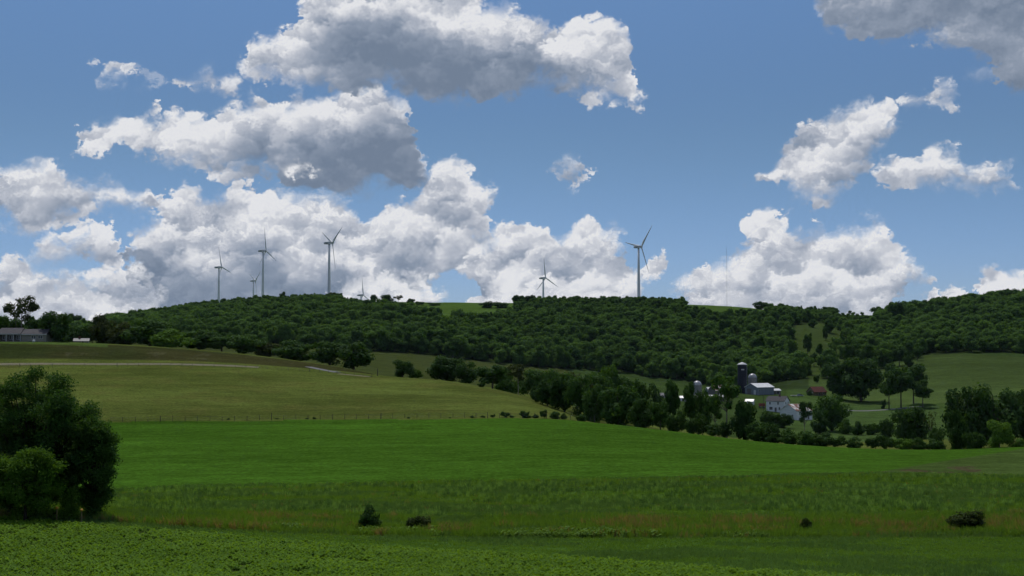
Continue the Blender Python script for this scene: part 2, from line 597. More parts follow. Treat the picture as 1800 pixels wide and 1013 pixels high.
COLS = {
    -1500: [P(130, 895), (190, -17), P(340, 740), P(480, 640), P(560, 590), (800, 4), (1200, 12), P(1750, 575), (2300, 36), (3000, 30), (6000, 20)],
    0: [P(130, 903), P(190, 864), P(340, 746), P(480, 646), P(540, 597.5), (600, 4.2), (800, -8), (1100, 4), P(1750, 577), (2300, 30), (3000, 36), (6000, 20)],
    100: [P(130, 907), P(190, 864), P(341, 746), P(482, 644), P(545, 597), (600, 4.0), (800, -8), (1150, 8), P(1750, 573), (2300, 34), (3000, 40), (6000, 20)],
    200: [P(130, 913), P(190, 865), P(342, 745), P(484, 643), P(548, 602), (620, 2.5), (850, -8), (1200, 14), P(1750, 570), (2300, 40), (3000, 50), (6000, 20)],
    280: [P(130, 919), P(190, 862), P(343, 743), P(485, 641.5), P(552, 606), (630, 0), (850, -9), (1200, 12), P(1750, 552), (2300, 50), (3000, 60), (6000, 20)],
    400: [P(130, 927), P(190, 858), P(345, 742), P(485, 643), P(560, 616), (640, -2), (850, -12), (1200, 10), P(1750, 535), (2250, 55), (2900, 80), (6000, 30)],
    500: [P(130, 933), P(190, 856), P(346, 741), P(485, 649), P(558, 629), (640, -6), (850, -12), (1200, 10), P(1750, 526), (2250, 60), (2900, 80), (6000, 30)],
    600: [P(130, 937), P(190, 855), P(348, 740), P(485, 654), P(555, 643), (620, -8), (750, -10), P(1150, 622), P(1650, 528), P(1750, 527), (2250, 58), (2900, 78), (6000, 30)],
    700: [P(130, 939), P(190, 853), P(348, 738), P(475, 662), (550, -10.2), (650, -12.5), P(900, 650), P(1180, 623), P(1580, 545), P(1750, 530), (1900, 65), (2300, 52), (6000, 20)],
    800: [P(130, 941), P(190, 851), P(348, 737), P(470, 668), (550, -12.4), (650, -13.8), P(900, 658), P(1200, 637), P(1580, 547), P(1750, 531), (1900, 66), (2300, 55), (6000, 20)],
    900: [P(130, 942), P(190, 850), P(345, 735), P(450, 686), (520, -16.6), (650, -17.5), P(925, 668), P(1220, 648), P(1600, 547), P(1750, 531), (1900, 66), (2300, 55), (6000, 20)],
    1000: [P(130, 942), P(190, 848), P(340, 736), P(420, 722), (520, -23), (700, -24), P(940, 675), P(1230, 657), P(1650, 534), P(1750, 532), (2300, 55), (6000, 20)],
    1100: [P(130, 942), P(190, 846), P(330, 745), (420, -26), (550, -31), (750, -28.5), P(960, 684), P(1240, 668), P(1650, 535), P(1750, 533), (2300, 55), (6000, 20)],
    1200: [P(130, 942), P(190, 844), P(320, 757), (420, -29), (600, -35), P(800, 716), (900, -27), P(1240, 676), P(1650, 536), P(1750, 534), (2300, 50), (6000, 20)],
    1300: [P(130, 942), P(190, 841), P(312, 770), (420, -31), (600, -39.6), P(790, 733), P(826, 721), P(905, 690), P(1240, 680), P(1650, 538), P(1750, 536), (2300, 50), (6000, 20)],
    1400: [P(130, 942), P(190, 837), P(305, 780), (420, -32), (600, -40.5), P(700, 763), P(790, 735), P(826, 723), P(905, 694), P(940, 691), P(1000, 683), P(1150, 655), P(1450, 574), P(1750, 549), (2300, 40), (6000, 20)],
    1500: [P(130, 942), P(190, 835), P(300, 786), (420, -33), (600, -40.5), P(750, 752), P(850, 727), P(940, 705), P(1000, 692), P(1150, 660), P(1400, 602), P(1750, 551), (2300, 42), (6000, 20)],
    1600: [P(130, 942), P(190, 835), P(298, 788), (420, -33), (600, -40), P(850, 728), P(1000, 686), P(1200, 633), P(1400, 600), P(1750, 553), (2300, 44), (6000, 20)],
    1700: [P(130, 941), P(190, 836), P(300, 787), (420, -33), (600, -39), P(850, 725), P(1000, 681), P(1200, 627), P(1400, 590), P(1750, 541), (2300, 50), (6000, 20)],
    1800: [P(130, 941), P(190, 837), P(305, 782), (420, -33), (600, -38), P(850, 720), P(1000, 676), P(1200, 630), P(1400, 586), P(1750, 529), (2300, 60), (6000, 20)],
    3300: [P(130, 941), P(190, 838), P(310, 770), (420, -30), (600, -34), P(850, 716), P(1000, 670), P(1200, 625), P(1400, 580), P(1750, 520), (2300, 70), (6000, 20)],
}

GX = np.concatenate([np.arange(-1500, -60, 30), np.arange(-60, 1860, 3), np.arange(1860, 3301, 30)]).astype(float)
GD = np.concatenate([np.array([-200, -120, -60, -30, -15, -5, 0, 4, 8, 12, 16, 20, 26, 32, 38, 44, 50, 56]),
                     60 * np.exp(np.arange(0, 0.0078 * 592, 0.0078))]).astype(float)


def smooth1(a, axis, k):
    ker = np.exp(-0.5 * (np.arange(-3 * k, 3 * k + 1) / k) ** 2)
    ker /= ker.sum()
    pad = [(0, 0)] * a.ndim
    pad[axis] = (3 * k, 3 * k)
    ap = np.pad(a, pad, mode='edge')
    return np.apply_along_axis(lambda v: np.convolve(v, ker, mode='valid'), axis, ap)


def lattice(shape_seed):
    return np.random.default_rng(shape_seed).random((256, 256))


def vnoise(x, y, seed):
    g = lattice(seed)
    xi, yi = np.floor(x).astype(int), np.floor(y).astype(int)
    fx, fy = x - xi, y - yi
    fx, fy = fx * fx * (3 - 2 * fx), fy * fy * (3 - 2 * fy)
    q = lambda i, j: g[(xi + i) % 256, (yi + j) % 256]
    return (q(0, 0) * (1 - fx) + q(1, 0) * fx) * (1 - fy) + (q(0, 1) * (1 - fx) + q(1, 1) * fx) * fy


def fbm(x, y, seed, octaves=4):
    s = np.zeros_like(x, dtype=float)
    a, t = 1.0, 0.0
    for o in range(octaves):
        s += a * vnoise(x * 2 ** o, y * 2 ** o, seed + o)
        t += a
        a *= 0.55
    return s / t


def terrain():
    keys = sorted(COLS)
    rows = []
    for k in keys:
        pts = NEAR + COLS[k]
        rows.append(np.interp(GD, [p[0] for p in pts], [p[1] for p in pts]))
    rows = np.array(rows)
    Z = np.empty((len(GD), len(GX)))
    for j in range(len(GD)):
        Z[j] = np.interp(GX, keys, rows[:, j])
    i0, i1 = np.searchsorted(GX, -60), np.searchsorted(GX, 1857)
    Z[:, i0:i1] = smooth1(Z[:, i0:i1], 1, 10)
    j0 = np.searchsorted(GD, 60)
    Z[j0:] = smooth1(Z[j0:], 0, 3)
    return Z


GZ = terrain()
_dd = np.maximum(GD, 60)[:, None]
_xx = (GX[None, :] - 900) / F_PX * _dd
_yy = np.repeat(GD[:, None], len(GX), 1)
_amp = np.interp(GD, [0, 80, 130, 190, 350, 700, 1500, 3000], [0.05, 0.08, 0.12, 0.12, 0.35, 1.0, 4.0, 6.0])[:, None]
_wl = np.interp(GD, [0, 300, 700, 1500], [14, 22, 60, 120])[:, None]
GZ = GZ + _amp * (fbm(_xx / 22 + 50, _yy / 22 + 50, 5, 3) - 0.5) * (_yy < 420) + _amp * (fbm(_xx / 90 + 50, _yy / 90 + 50, 9, 4) - 0.5) * (_yy >= 420)


def ground_z(x, y):
    x, y = np.asarray(x, float), np.asarray(y, float)
    d = np.maximum(y, 60)
    X = 900 + x / d * F_PX
    fi = np.interp(X, GX, np.arange(len(GX)))
    fj = np.interp(y, GD, np.arange(len(GD)))
    i = np.clip(fi.astype(int), 0, len(GX) - 2)
    j = np.clip(fj.astype(int), 0, len(GD) - 2)
    a, b = fi - i, fj - j
    return (GZ[j, i] * (1 - a) + GZ[j, i + 1] * a) * (1 - b) + (GZ[j + 1, i] * (1 - a) + GZ[j + 1, i + 1] * a) * b


def gz(X, d):
    return float(ground_z(col_x(X, d), d))


def dist_at(X, y, d0, d1):
    """distance between d0 and d1 where the ground shows at row y of column X"""
    ds = np.linspace(d0, d1, 200)
    ys = HZ - F_PX * ground_z(col_x(X, ds), ds) / ds
    return float(ds[np.argmin(np.abs(ys - y))])


def inside(px, py, poly):
    r = np.zeros(px.shape, bool)
    n = len(poly)
    for i in range(n):
        x0, y0 = poly[i]
        x1, y1 = poly[(i + 1) % n]
        c = ((y0 > py) != (y1 > py)) & (px < (x1 - x0) * (py - y0) / (y1 - y0 + 1e-9) + x0)
        r ^= c
    return r


# where each kind of land lies (outlines on the map: column and ground row, within a distance range)
OPEN_HILL = [  # clearings in the wood
    (960, 1700, [(1380, 612), (1392, 574), (1440, 568), (1468, 576), (1490, 600), (1500, 630), (1490, 660), (1470, 712), (1424, 712), (1420, 660), (1400, 645)]),
    (900, 1700, [(1478, 690), (1500, 655), (1560, 640), (1610, 636), (1625, 624), (1700, 622), (1830, 630), (2000, 630), (2000, 760), (1478, 760)]),
    (1000, 1500, [(1008, 616), (1040, 613), (1066, 620), (1062, 632), (1020, 632)]),
]
OPEN_TOP = [
    (1380, 2600, [(600, 536), (640, 548), (700, 551), (752, 562), (775, 571), (872, 570), (905, 552), (905, 540), (900, 500), (600, 500)]),
    (1400, 2600, [(1205, 529), (1215, 549), (1270, 556), (1345, 562), (1350, 500), (1205, 500)]),
    (1500, 2600, [(1470, 558), (1560, 560), (1562, 500), (1470, 500)]),
    (1650, 2600, [(-60, 500), (-60, 585), (165, 580), (185, 500)]),
]


def wood_front(X):
    return np.interp(X, [-400, 0, 600, 700, 800, 900, 1000, 1100, 1200, 1285, 1330, 1380, 1420, 1480, 1600, 1700, 1900, 2600],
                     [1150, 1140, 1150, 1185, 1205, 1225, 1238, 1250, 1245, 1180, 1020, 985, 990, 1180, 1200, 1230, 1225, 1200])


def field_edge(X):
    return np.interp(X, [0, 600, 900, 1000, 1100, 1200, 1300, 1400, 1500, 1600, 1700, 1800], [342, 348, 345, 340, 330, 320, 312, 305, 300, 298, 300, 305])


CROP_EDGE = lambda X: np.interp(X, [-400, 0, 400, 900, 1300, 1800], [128, 126.5, 121, 109, 95, 84])
EDGE_B = lambda X: np.interp(X, [0, 900, 1800], [129.5, 128.5, 128.5])


def cover():
    X = np.repeat(GX[None, :], len(GD), 0)
    D = _yy
    x = _xx
    Y = HZ - F_PX * GZ / _dd
    C = np.zeros(X.shape + (3,))

    def put(mask, c):
        C[mask] = c
    n1 = fbm(x / 9 + 40, D / 9 + 40, 21, 4)
    n2 = fbm(x / 40 + 90, D / 40 + 90, 31, 4)
    n3 = fbm(x / 3 + 40, D / 9 + 40, 41, 3)
    wob = (n1 - 0.5) * 6
    put(D > -1000, (0.045, 0.085, 0.018))
    bnd = EDGE_B(X)
    put(D < bnd, (0.050, 0.102, 0.018))
    put(D < CROP_EDGE(X), (0.062, 0.105, 0.020))
    put((D >= bnd) & (D < 145 + wob), (0.080, 0.110, 0.026))
    put((D >= 145 + wob) & (D < 192 + wob), (0.056, 0.116, 0.018))
    fe = field_edge(X)
    put((D >= 192 + wob) & (D < fe), (0.050, 0.118, 0.012))
    tri = inside(X, Y, [(1520, 832), (1640, 812), (1830, 783), (2600, 700), (2600, 850), (1830, 838), (1570, 834)]) & (D < 330)
    C[tri] = np.array((0.060, 0.098, 0.024)) * (0.85 + 0.3 * n3[tri])[:, None]
    # tilled soil showing in the corner of that strip
    soil = tri & inside(X, Y, [(1540, 829), (1620, 821), (1720, 818), (1720, 828), (1600, 833)]) & (n3 > 0.52)
    put(soil, (0.074, 0.070, 0.034))
    # olive pasture
    past = (D >= fe) & (D < 700)
    pc = np.array((0.090, 0.118, 0.026))[None, :] * (0.72 + 0.56 * n2[past])[:, None]
    pc = pc * (1 - 0.45 * np.clip((n1[past] - 0.5) * 3, 0, 1))[:, None] + np.array((0.115, 0.105, 0.033)) * 0.45 * np.clip((n1[past] - 0.5) * 3, 0, 1)[:, None]
    C[past] = pc
    brown = (D > 500) & (D < 548) & (X < 660)
    k = np.clip((n2[brown] - 0.3) * 3, 0, 1)[:, None]
    C[brown] = np.array((0.036, 0.050, 0.015)) * (1 - k) + np.array((0.048, 0.050, 0.018)) * k
    tan = (D > 505) & (D < 535) & (X < 600) & (X > 60) & (n3 > 0.66) & (n2 > 0.52)
    put(tan, (0.064, 0.064, 0.030))
    put((D > 537) & (D < 560) & (X < 190), (0.070, 0.110, 0.026))
    put((D > 660) & (D < wood_front(X) + 30), (0.056, 0.074, 0.022))
    put((D > 640) & (X > 1000) & (D < wood_front(X) + 30), (0.046, 0.078, 0.022))
    wood = D >= wood_front(X) + 8
    put(wood, (0.030, 0.048, 0.016))
    put(wood & (D > 1880), (0.055, 0.105, 0.022))
    for a, b, pl in OPEN_HILL:
        put((D > a) & (D < b) & inside(X, Y, pl), (0.054, 0.084, 0.024))
    for a, b, pl in OPEN_TOP:
        put((D > a) & (D < b) & inside(X, Y, pl), (0.072, 0.128, 0.026))
    C *= (0.82 + 0.36 * n2)[..., None]
    # long faint bands left by mowing and seeding
    band = fbm(x / 120 + 7, D / 5.0 + 7, 61, 3)
    C *= (0.90 + 0.20 * band)[..., None]
    C *= 0.87
    low = (D > 640) & (X > 1380) & (Y > 655) & (D < 1100)
    C[low] *= np.clip(1 + (Y[low] - 655) / 120, 1, 1.3)[:, None]
    strip = (D > 143) & (D < 196)
    C[strip] *= (0.66 + 0.68 * fbm(x / 3.5 + 3, D / 2.0 + 3, 131, 4)[strip])[:, None]
    field = (D > 196) & (D < fe)
    C[field] *= (0.88 + 0.24 * fbm(x / 1.6 + 3, D / 3.0 + 3, 137, 3)[field])[:, None]
    return np.clip(C, 0, 1)


def ground_material():
    mt, nt, b = new_mat('fields')
    L = nt.links
    b.inputs['Roughness'].default_value = 0.85
    b.inputs['Specular IOR Level'].default_value = 0.0
    at = mnode(nt, 'ShaderNodeAttribute', attribute_name='cover')
    g = mnode(nt, 'ShaderNodeNewGeometry')
    prev = at.outputs['Color']
    hs = []
    for sc, lo, hi, det, st in ((1.6, 0.62, 1.38, 4, (1, 0.6, 1)), (0.32, 0.78, 1.22, 4, (0.5, 1, 1)), (0.06, 0.80, 1.20, 5, (0.35, 1, 1))):
        mp = mnode(nt, 'ShaderNodeMapping')
        mp.inputs['Scale'].default_value = st
        L.new(g.outputs['Position'], mp.inputs[0])
        n = mnode(nt, 'ShaderNodeTexNoise')
        n.inputs['Scale'].default_value = sc
        n.inputs['Detail'].default_value = det
        n.inputs['Roughness'].default_value = 0.7
        L.new(mp.outputs[0], n.inputs['Vector'])
        hs.append(n.outputs[0])
        r = mnode(nt, 'ShaderNodeMapRange')
        r.inputs[1].default_value = 0.3
        r.inputs[2].default_value = 0.7
        r.inputs[3].default_value = lo
        r.inputs[4].default_value = hi
        L.new(n.outputs[0], r.inputs[0])
        v = mnode(nt, 'ShaderNodeVectorMath', operation='SCALE')
        L.new(prev, v.inputs[0])
        L.new(r.outputs[0], v.inputs['Scale'])
        prev = v.outputs[0]
    L.new(prev, b.inputs['Base Color'])
    bp = mnode(nt, 'ShaderNodeBump')
    bp.inputs['Strength'].default_value = 0.5
    bp.inputs['Distance'].default_value = 0.25
    L.new(hs[0], bp.inputs['Height'])
    L.new(bp.outputs[0], b.inputs['Normal'])
    return mt


nI, nJ = len(GX), len(GD)
_v = np.stack([_xx, _yy, GZ], -1).reshape(-1, 3)
_i = np.arange(nI - 1)[None, :] + np.arange(nJ - 1)[:, None] * nI
_f = np.stack([_i, _i + 1, _i + 1 + nI, _i + nI], -1).reshape(-1, 4)
ground_me = np_mesh('ground', _v, _f, [ground_material()], smooth=True)
_c = ground_me.color_attributes.new('cover', 'FLOAT_COLOR', 'POINT')
_cc = np.ones((nI * nJ, 4), np.float32)
_cc[:, :3] = cover().reshape(-1, 3)
_c.data.foreach_set('color', _cc.ravel())
tag(link('ground', ground_me), kind='structure')


def ribbon(name, pts, w, mat, lift=0.12):
    """a strip laid on the ground through (column, distance) points"""
    pts = [(col_x(*p), p[1]) for p in pts]
    out_ = []
    for (x0, y0), (x1, y1) in zip(pts[:-1], pts[1:]):
        n = max(2, int(math.hypot(x1 - x0, y1 - y0) / 2.0))
        out_ += [(x0 + (x1 - x0) * t / n, y0 + (y1 - y0) * t / n) for t in range(n)]
    out_.append(pts[-1])
    q = np.array(out_)
    q = np.stack([smooth1(q[:, 0], 0, 3), smooth1(q[:, 1], 0, 3)], 1)
    t = np.gradient(q, axis=0)
    nrm = np.stack([-t[:, 1], t[:, 0]], 1)
    nrm /= np.linalg.norm(nrm, axis=1)[:, None] + 1e-9
    wn = w * (1 + 0.25 * (vnoise(q[:, 0] / 6, q[:, 1] / 6, 3) - 0.5))
    V, n = [], 7
    for k in range(n):
        s = (k / (n - 1) - 0.5)
        xy = q + nrm * (wn * s)[:, None]
        z = ground_z(xy[:, 0], xy[:, 1]) + lift * (1.0 if 0 < k < n - 1 else -2.0)
        V.append(np.column_stack([xy, z]))
    V = np.array(V)
    m_ = len(q)
    i = np.arange(m_ - 1)[None, :] + np.arange(n - 1)[:, None] * m_
    f = np.stack([i, i + m_, i + m_ + 1, i + 1], -1).reshape(-1, 4)
    o = link(name, np_mesh(name, V.reshape(-1, 3), f, [mat], smooth=True))
    return tag(o, kind='structure')


DIRT = simple_mat('pale_dirt', (0.17, 0.145, 0.085), (0.09, 0.095, 0.045), scale=0.5, rough=0.95, lo=0.35, hi=0.7)
GRAVEL = simple_mat('grey_gravel', (0.15, 0.15, 0.155), (0.11, 0.11, 0.112), scale=0.8, rough=0.95)
ribbon('dirt_track', [(-300, 486), (0, 486), (270, 487), (400, 486), (470, 486)], 6.0, DIRT)
ribbon('dirt_track', [(585, 478), (620, 474), (665, 470)], 2.6, DIRT)
ribbon('gravel_drive', [(540, 512), (560, 500), (582, 488), (604, 482)], 4.0, GRAVEL)
ribbon('farm_road', [(1462, 860), (1490, 858), (1540, 868), (1580, 880), (1620, 890)], 4.5, GRAVEL)
ribbon('tilled_strip', [(-60, 97), (60, 94), (200, 90.5), (330, 87), (460, 84)], 0.55, simple_mat('bare_soil', (0.075, 0.06, 0.035), (0.05, 0.045, 0.025), scale=3, rough=0.95), lift=0.02)


# ================================================================== plants
def leaf_cloud(rs, centers, radii, n, size, flat=1.0, up=0.35, shell=0.55, droop=0.0, messy=0.38):
    """n leaf sprays spread through round lobes: quads as (n*4,3) verts"""
    centers, radii = np.array(centers), np.array(radii)
    w = radii[:, 0] * radii[:, 1] + radii[:, 0] * radii[:, 2]
    k = rs.choice(len(centers), n, p=w / w.sum())
    dirv = rs.normal(size=(n, 3))
    dirv /= np.linalg.norm(dirv, axis=1)[:, None]
    rad = shell + (1 - shell) * rs.random(n) ** 0.6
    rad *= 1 + 0.16 * rs.normal(size=n) * (rs.random(n) < 0.5)
    c = centers[k] + dirv * radii[k] * rad[:, None]
    if droop:
        c[:, 2] -= droop * rs.random(n) ** 2
    nr = dirv + rs.normal(size=(n, 3)) * messy + np.array([0, 0, up])
    nr /= np.linalg.norm(nr, axis=1)[:, None]
    a = np.cross(nr, rs.normal(size=(n, 3)))
    a /= np.linalg.norm(a, axis=1)[:, None]
    b = np.cross(nr, a)
    s = size * (0.55 + 0.9 * rs.random(n))[:, None]
    q = np.stack([c - a * s, c - b * s * 0.62, c + a * s, c + b * s * 0.62], 1)
    return q.reshape(-1, 3)


def quads(n):
    return np.arange(n * 4).reshape(-1, 4)


def lobes(rs, n, cz, rx, rz, lr, bottom=0.0, bias=0.0):
    cs, rr = [], []
    for i in range(n):
        for _ in range(50):
            v = rs.normal(size=3)
            v /= np.linalg.norm(v)
            r = 0.45 + 0.55 * rs.random() ** 0.5
            p = np.array([v[0] * rx * r, v[1] * rx * r, cz + v[2] * rz * r])
            L = lr * (0.65 + 0.7 * rs.random())
            if p[2] - L * 0.8 > bottom:
                break
        cs.append(p)
        rr.append((L, L, L * 0.82))
    cs.append(np.array([0, 0, cz]))
    rr.append((rx * 0.62, rx * 0.62, rz * 0.66))
    return cs, rr


def limbs_mesh(rs, cs, top, r0, fork, name, mat, nl=7, seg=6):
    mb = MB()
    lean = rs.normal(size=2) * 0.15
    pts = [(0, 0, -0.6), (0, 0, 0.15), (lean[0] * 0.3, lean[1] * 0.3, fork), (lean[0], lean[1], (fork + top) * 0.55), (lean[0] * 1.6, lean[1] * 1.6, top)]
    mb.path(pts, [r0 * 1.5, r0 * 1.15, r0 * 0.85, r0 * 0.5, r0 * 0.12], seg)
    order = rs.permutation(len(cs) - 1)[:nl] if len(cs) > 1 else []
    for i in order:
        c = np.array(cs[i])
        t = rs.uniform(0.2, 0.75)
        s = np.array(pts[2]) * (1 - t) + np.array(pts[3]) * t
        mid = s * 0.5 + c * 0.5 + np.array([0, 0, -0.25 * abs(c[2] - s[2])]) * 0.5
        mb.path([tuple(s), tuple(mid), tuple(c)], [r0 * 0.42, r0 * 0.28, r0 * 0.07], 5)
    me = bpy.data.meshes.new(name)
    me.from_pydata(mb.v, [], mb.f)
    me.materials.append(mat)
    me.update()
    return me


# kind: lobes, centre height, half width, half height, lobe radius, lowest leaf, leaves, leaf size, trunk radius, fork height
KINDS = {
    'round': (17, 5.9, 3.3, 3.2, 1.55, 0.9, 3600, 0.30, 0.22, 2.2),
    'dense': (24, 4.7, 3.7, 4.4, 1.75, -1.6, 4800, 0.32, 0.22, 1.8),
    'canopy': (15, 5.2, 3.2, 4.6, 1.7, 0.0, 3400, 0.40, 0.20, 2.2),
    'tall': (15, 6.2, 2.5, 3.0, 1.25, 2.2, 2600, 0.28, 0.18, 3.2),
    'sparse': (11, 6.9, 2.8, 2.3, 0.95, 3.6, 1300, 0.26, 0.16, 3.2),
    'bush': (24, 4.2, 4.6, 4.0, 1.6, -1.5, 3600, 0.36, 0.10, 1.0),
    'willow': (24, 5.4, 4.0, 3.4, 1.5, 0.3, 5200, 0.30, 0.28, 2.4),
    'conifer': (0, 5, 2.0, 5, 1, 0.6, 2200, 0.30, 0.16, 5.0),
    'bare': (9, 6.4, 2.8, 2.6, 0.8, 3.0, 260, 0.22, 0.14, 2.6),
}
PROTO = {}
for kname, (nl, cz, rx, rz, lr, bot_, nleaf, ls, tr_, fork) in KINDS.items():
    for var in range(4 if kname in ('round', 'dense', 'tall', 'bush') else (6 if kname == 'canopy' else 2)):
        rs = np.random.default_rng(1000 + 17 * var + sum(map(ord, kname)))
        if kname == 'conifer':
            cs, rr = [], []
            for z in np.linspace(1.0, 9.3, 13):
                w = 2.1 * (1 - z / 10.3)
                for a in range(max(2, int(w * 4))):
                    t = rs.random() * 6.28
                    cs.append(np.array([math.cos(t) * w * 0.7, math.sin(t) * w * 0.7, z]))
                    rr.append((0.25 + w * 0.3, 0.25 + w * 0.3, 0.42))
        else:
            cs, rr = lobes(rs, nl, cz, rx, rz, lr, bot_)
        vs = leaf_cloud(rs, cs, rr, nleaf, ls, droop=1.6 if kname == 'willow' else 0.0, shell=0.35 if kname in ('bare', 'sparse') else 0.55, messy=0.5 if kname == 'canopy' else 0.38)
        vs = vs[np.repeat(vs.reshape(-1, 4, 3)[:, :, 2].min(1) > (max(0.0, bot_ * 0.7)), 4)]
        zmax = np.percentile(vs[:, 2], 99.7)
        vs[:, 2] *= 10.0 / zmax
        wid = np.percentile(np.abs(vs[:, 0]), 98) + np.percentile(np.abs(vs[:, 1]), 98)
        vs[:, :2] *= 10.0 / wid                                   # every kind is 10 m tall and 10 m wide before scaling
        crown = np_mesh(kname + '_crown', vs, quads(len(vs) // 4), [LEAF['mid']])
        cs2 = [np.array([c[0] * 10 / wid, c[1] * 10 / wid, c[2] * 10 / zmax]) for c in cs]
        trunk = limbs_mesh(rs, cs2, 8.6 if kname != 'bush' else 3.0, tr_ * 1.5, fork, kname + '_trunk',
                           BARK_PALE if kname in ('bare', 'sparse') else BARK, nl=11 if kname in ('sparse', 'bare') else 6)
        PROTO[kname, var] = (crown, trunk)


def tone_it(o, mat):
    o.material_slots[0].link = 'OBJECT'
    o.material_slots[0].material = mat


NAMES = {'canopy': 'forest_tree', 'round': 'broadleaf_tree', 'dense': 'broadleaf_tree', 'tall': 'slender_tree', 'sparse': 'open_crowned_tree', 'bush': 'bush', 'willow': 'willow_tree', 'conifer': 'conifer_tree', 'bare': 'thin_leaved_tree'}


def plant(X, d, ytop, wpx, kind, tone, label, cat=None, group=None, var=None, sink=0.0):
    x = col_x(X, d)
    zg = float(ground_z(x, d)) - sink
    h = (HZ - ytop) / F_PX * d - zg
    w = wpx * 1.06 / F_PX * d
    var = random.randrange(4 if kind in ('round', 'dense', 'tall', 'bush') else 2) if var is None else var
    crown, trunk = PROTO[kind, var]
    t = thing(NAMES[kind], label, cat or ('bush' if kind == 'bush' else 'tree'), (x, d, zg), random.uniform(0, 6.28), group)
    t.scale = (w / 10, w / 10, h / 10)
    c = link('crown', crown, t)
    tone_it(c, LEAF[tone])
    link('trunk' if kind != 'bush' else 'stem', trunk, t)
    return t


# ---- scattered stuff: points carrying size, turn and which prototype to show
def scatter(name, pts, scl, rot, idx, protos, mats):
    hid = bpy.data.collections.new(name + '_sources')
    for k, (me, mt) in enumerate(protos):
        o = bpy.data.objects.new('%s_%02d' % (name, k), me)
        hid.objects.link(o)
        if mt is not None:
            tone_it(o, mt)
    me = bpy.data.meshes.new(name)
    me.vertices.add(len(pts))
    me.vertices.foreach_set('co', np.asarray(pts, np.float32).ravel())
    for nm, ty, val in (('scl', 'FLOAT_VECTOR', scl), ('rot', 'FLOAT_VECTOR', rot)):
        a = me.attributes.new(nm, ty, 'POINT')
        a.data.foreach_set('vector', np.asarray(val, np.float32).ravel())
    a = me.attributes.new('pick', 'INT', 'POINT')
    a.data.foreach_set('value', np.asarray(idx, np.int32))
    o = link(name, me)
    ng = bpy.data.node_groups.new(name, 'GeometryNodeTree')
    ng.interface.new_socket('Geometry', in_out='INPUT', socket_type='NodeSocketGeometry')
    ng.interface.new_socket('Geometry', in_out='OUTPUT', socket_type='NodeSocketGeometry')
    gi, go = ng.nodes.new('NodeGroupInput'), ng.nodes.new('NodeGroupOutput')
    ip = ng.nodes.new('GeometryNodeInstanceOnPoints')
    ci = ng.nodes.new('GeometryNodeCollectionInfo')
    ci.inputs[0].default_value = hid
    ci.inputs[1].default_value = True
    ci.inputs[2].default_value = True
    ip.inputs['Pick Instance'].default_value = True

    def na(nm, ty):
        n = ng.nodes.new('GeometryNodeInputNamedAttribute')
        n.data_type = ty
        n.inputs[0].default_value = nm
        return n.outputs[0]
    L = ng.links
    L.new(gi.outputs[0], ip.inputs['Points'])
    L.new(ci.outputs[0], ip.inputs['Instance'])
    L.new(na('pick', 'INT'), ip.inputs['Instance Index'])
    L.new(na('rot', 'FLOAT_VECTOR'), ip.inputs['Rotation'])
    L.new(na('scl', 'FLOAT_VECTOR'), ip.inputs['Scale'])
    L.new(ip.outputs[0], go.inputs[0])
    md = o.modifiers.new('scatter', 'NODES')
    md.node_group = ng
    return tag(o, kind='stuff')


# ---- the wooded hill
def wood_points():
    step = 9.4
    xs = np.arange(-1150, 1500, step)
    ys = np.arange(1100, 2350, step)
    Xg, Yg = np.meshgrid(xs, ys)
    x = Xg + RNG.uniform(-0.48, 0.48, Xg.shape) * step
    y = Yg + RNG.uniform(-0.48, 0.48, Xg.shape) * step
    x, y = x.ravel(), y.ravel()
    X = 900 + x / y * F_PX
    keep = (X > -140) & (X < 1950) & (y > wood_front(X) + 6)
    x, y, X = x[keep], y[keep], X[keep]
    z = ground_z(x, y)
    Y = HZ - F_PX * z / y
    op = np.zeros(len(x), bool)
    for a, b, pl in OPEN_HILL:
        m_ = (y > a) & (y < b) & inside(X, Y + 3, pl)
        op |= m_ & (RNG.random(len(x)) > 0.03)
    for a, b, pl in OPEN_TOP:
        op |= (y > a) & (y < b) & inside(X, Y - 3, pl)
    op |= (y > 1790)
    op |= (X < 190) & (y > 1250)
    # edges thin out
    return x[~op], y[~op], z[~op], X[~op], Y[~op]


wx, wy, wz, wX, wY = wood_points()
hts = 10.5 + 6.0 * fbm(wx / 60 + 30, wy / 60 + 30, 71, 3) + RNG.normal(size=len(wx)) * 3.0 + 5.0 * (RNG.random(len(wx)) < 0.06)
hts = np.clip(hts, 7.0, 19.0)
hts *= 1 - 0.45 * np.clip((wy - 1480) / 150, 0, 1) * (wX > 180) * (wX < 1540)
wid = np.clip(hts * RNG.uniform(0.50, 0.95, len(wx)), 5.5, 14)
front = wy - wood_front(wX)
order = np.argsort(front + RNG.random(len(wx)) * 8 + 200 * ((wX < 655) | (wX > 1830)) + (wX > 1400) * 15)
N_IND = 230
ind, rest = order[:N_IND], order[N_IND:]
FOREST_PROTOS = [('canopy', 0), ('canopy', 1), ('canopy', 2), ('canopy', 3), ('canopy', 4), ('tall', 0), ('canopy', 5), ('dense', 2), ('conifer', 0)]
def wood_kind(n):
    return RNG.choice(len(FOREST_PROTOS), n, p=[.14, .14, .14, .14, .12, .09, .1, .06, .07])
wk = wood_kind(len(wx))
for i in ind:
    kind, var = FOREST_PROTOS[wk[i]]
    crown, trunk = PROTO[kind, var]
    t = thing('forest_tree', 'dark green forest tree in the front edge of the wood below the wind turbines', 'tree', (wx[i], wy[i], wz[i]), random.uniform(0, 6.28), 'trees along the front edge of the hillside wood')
    t.scale = (wid[i] / 10, wid[i] / 10, hts[i] / 10)
    tone_it(link('crown', crown, t), LEAF['forest'])
    link('trunk', trunk, t)
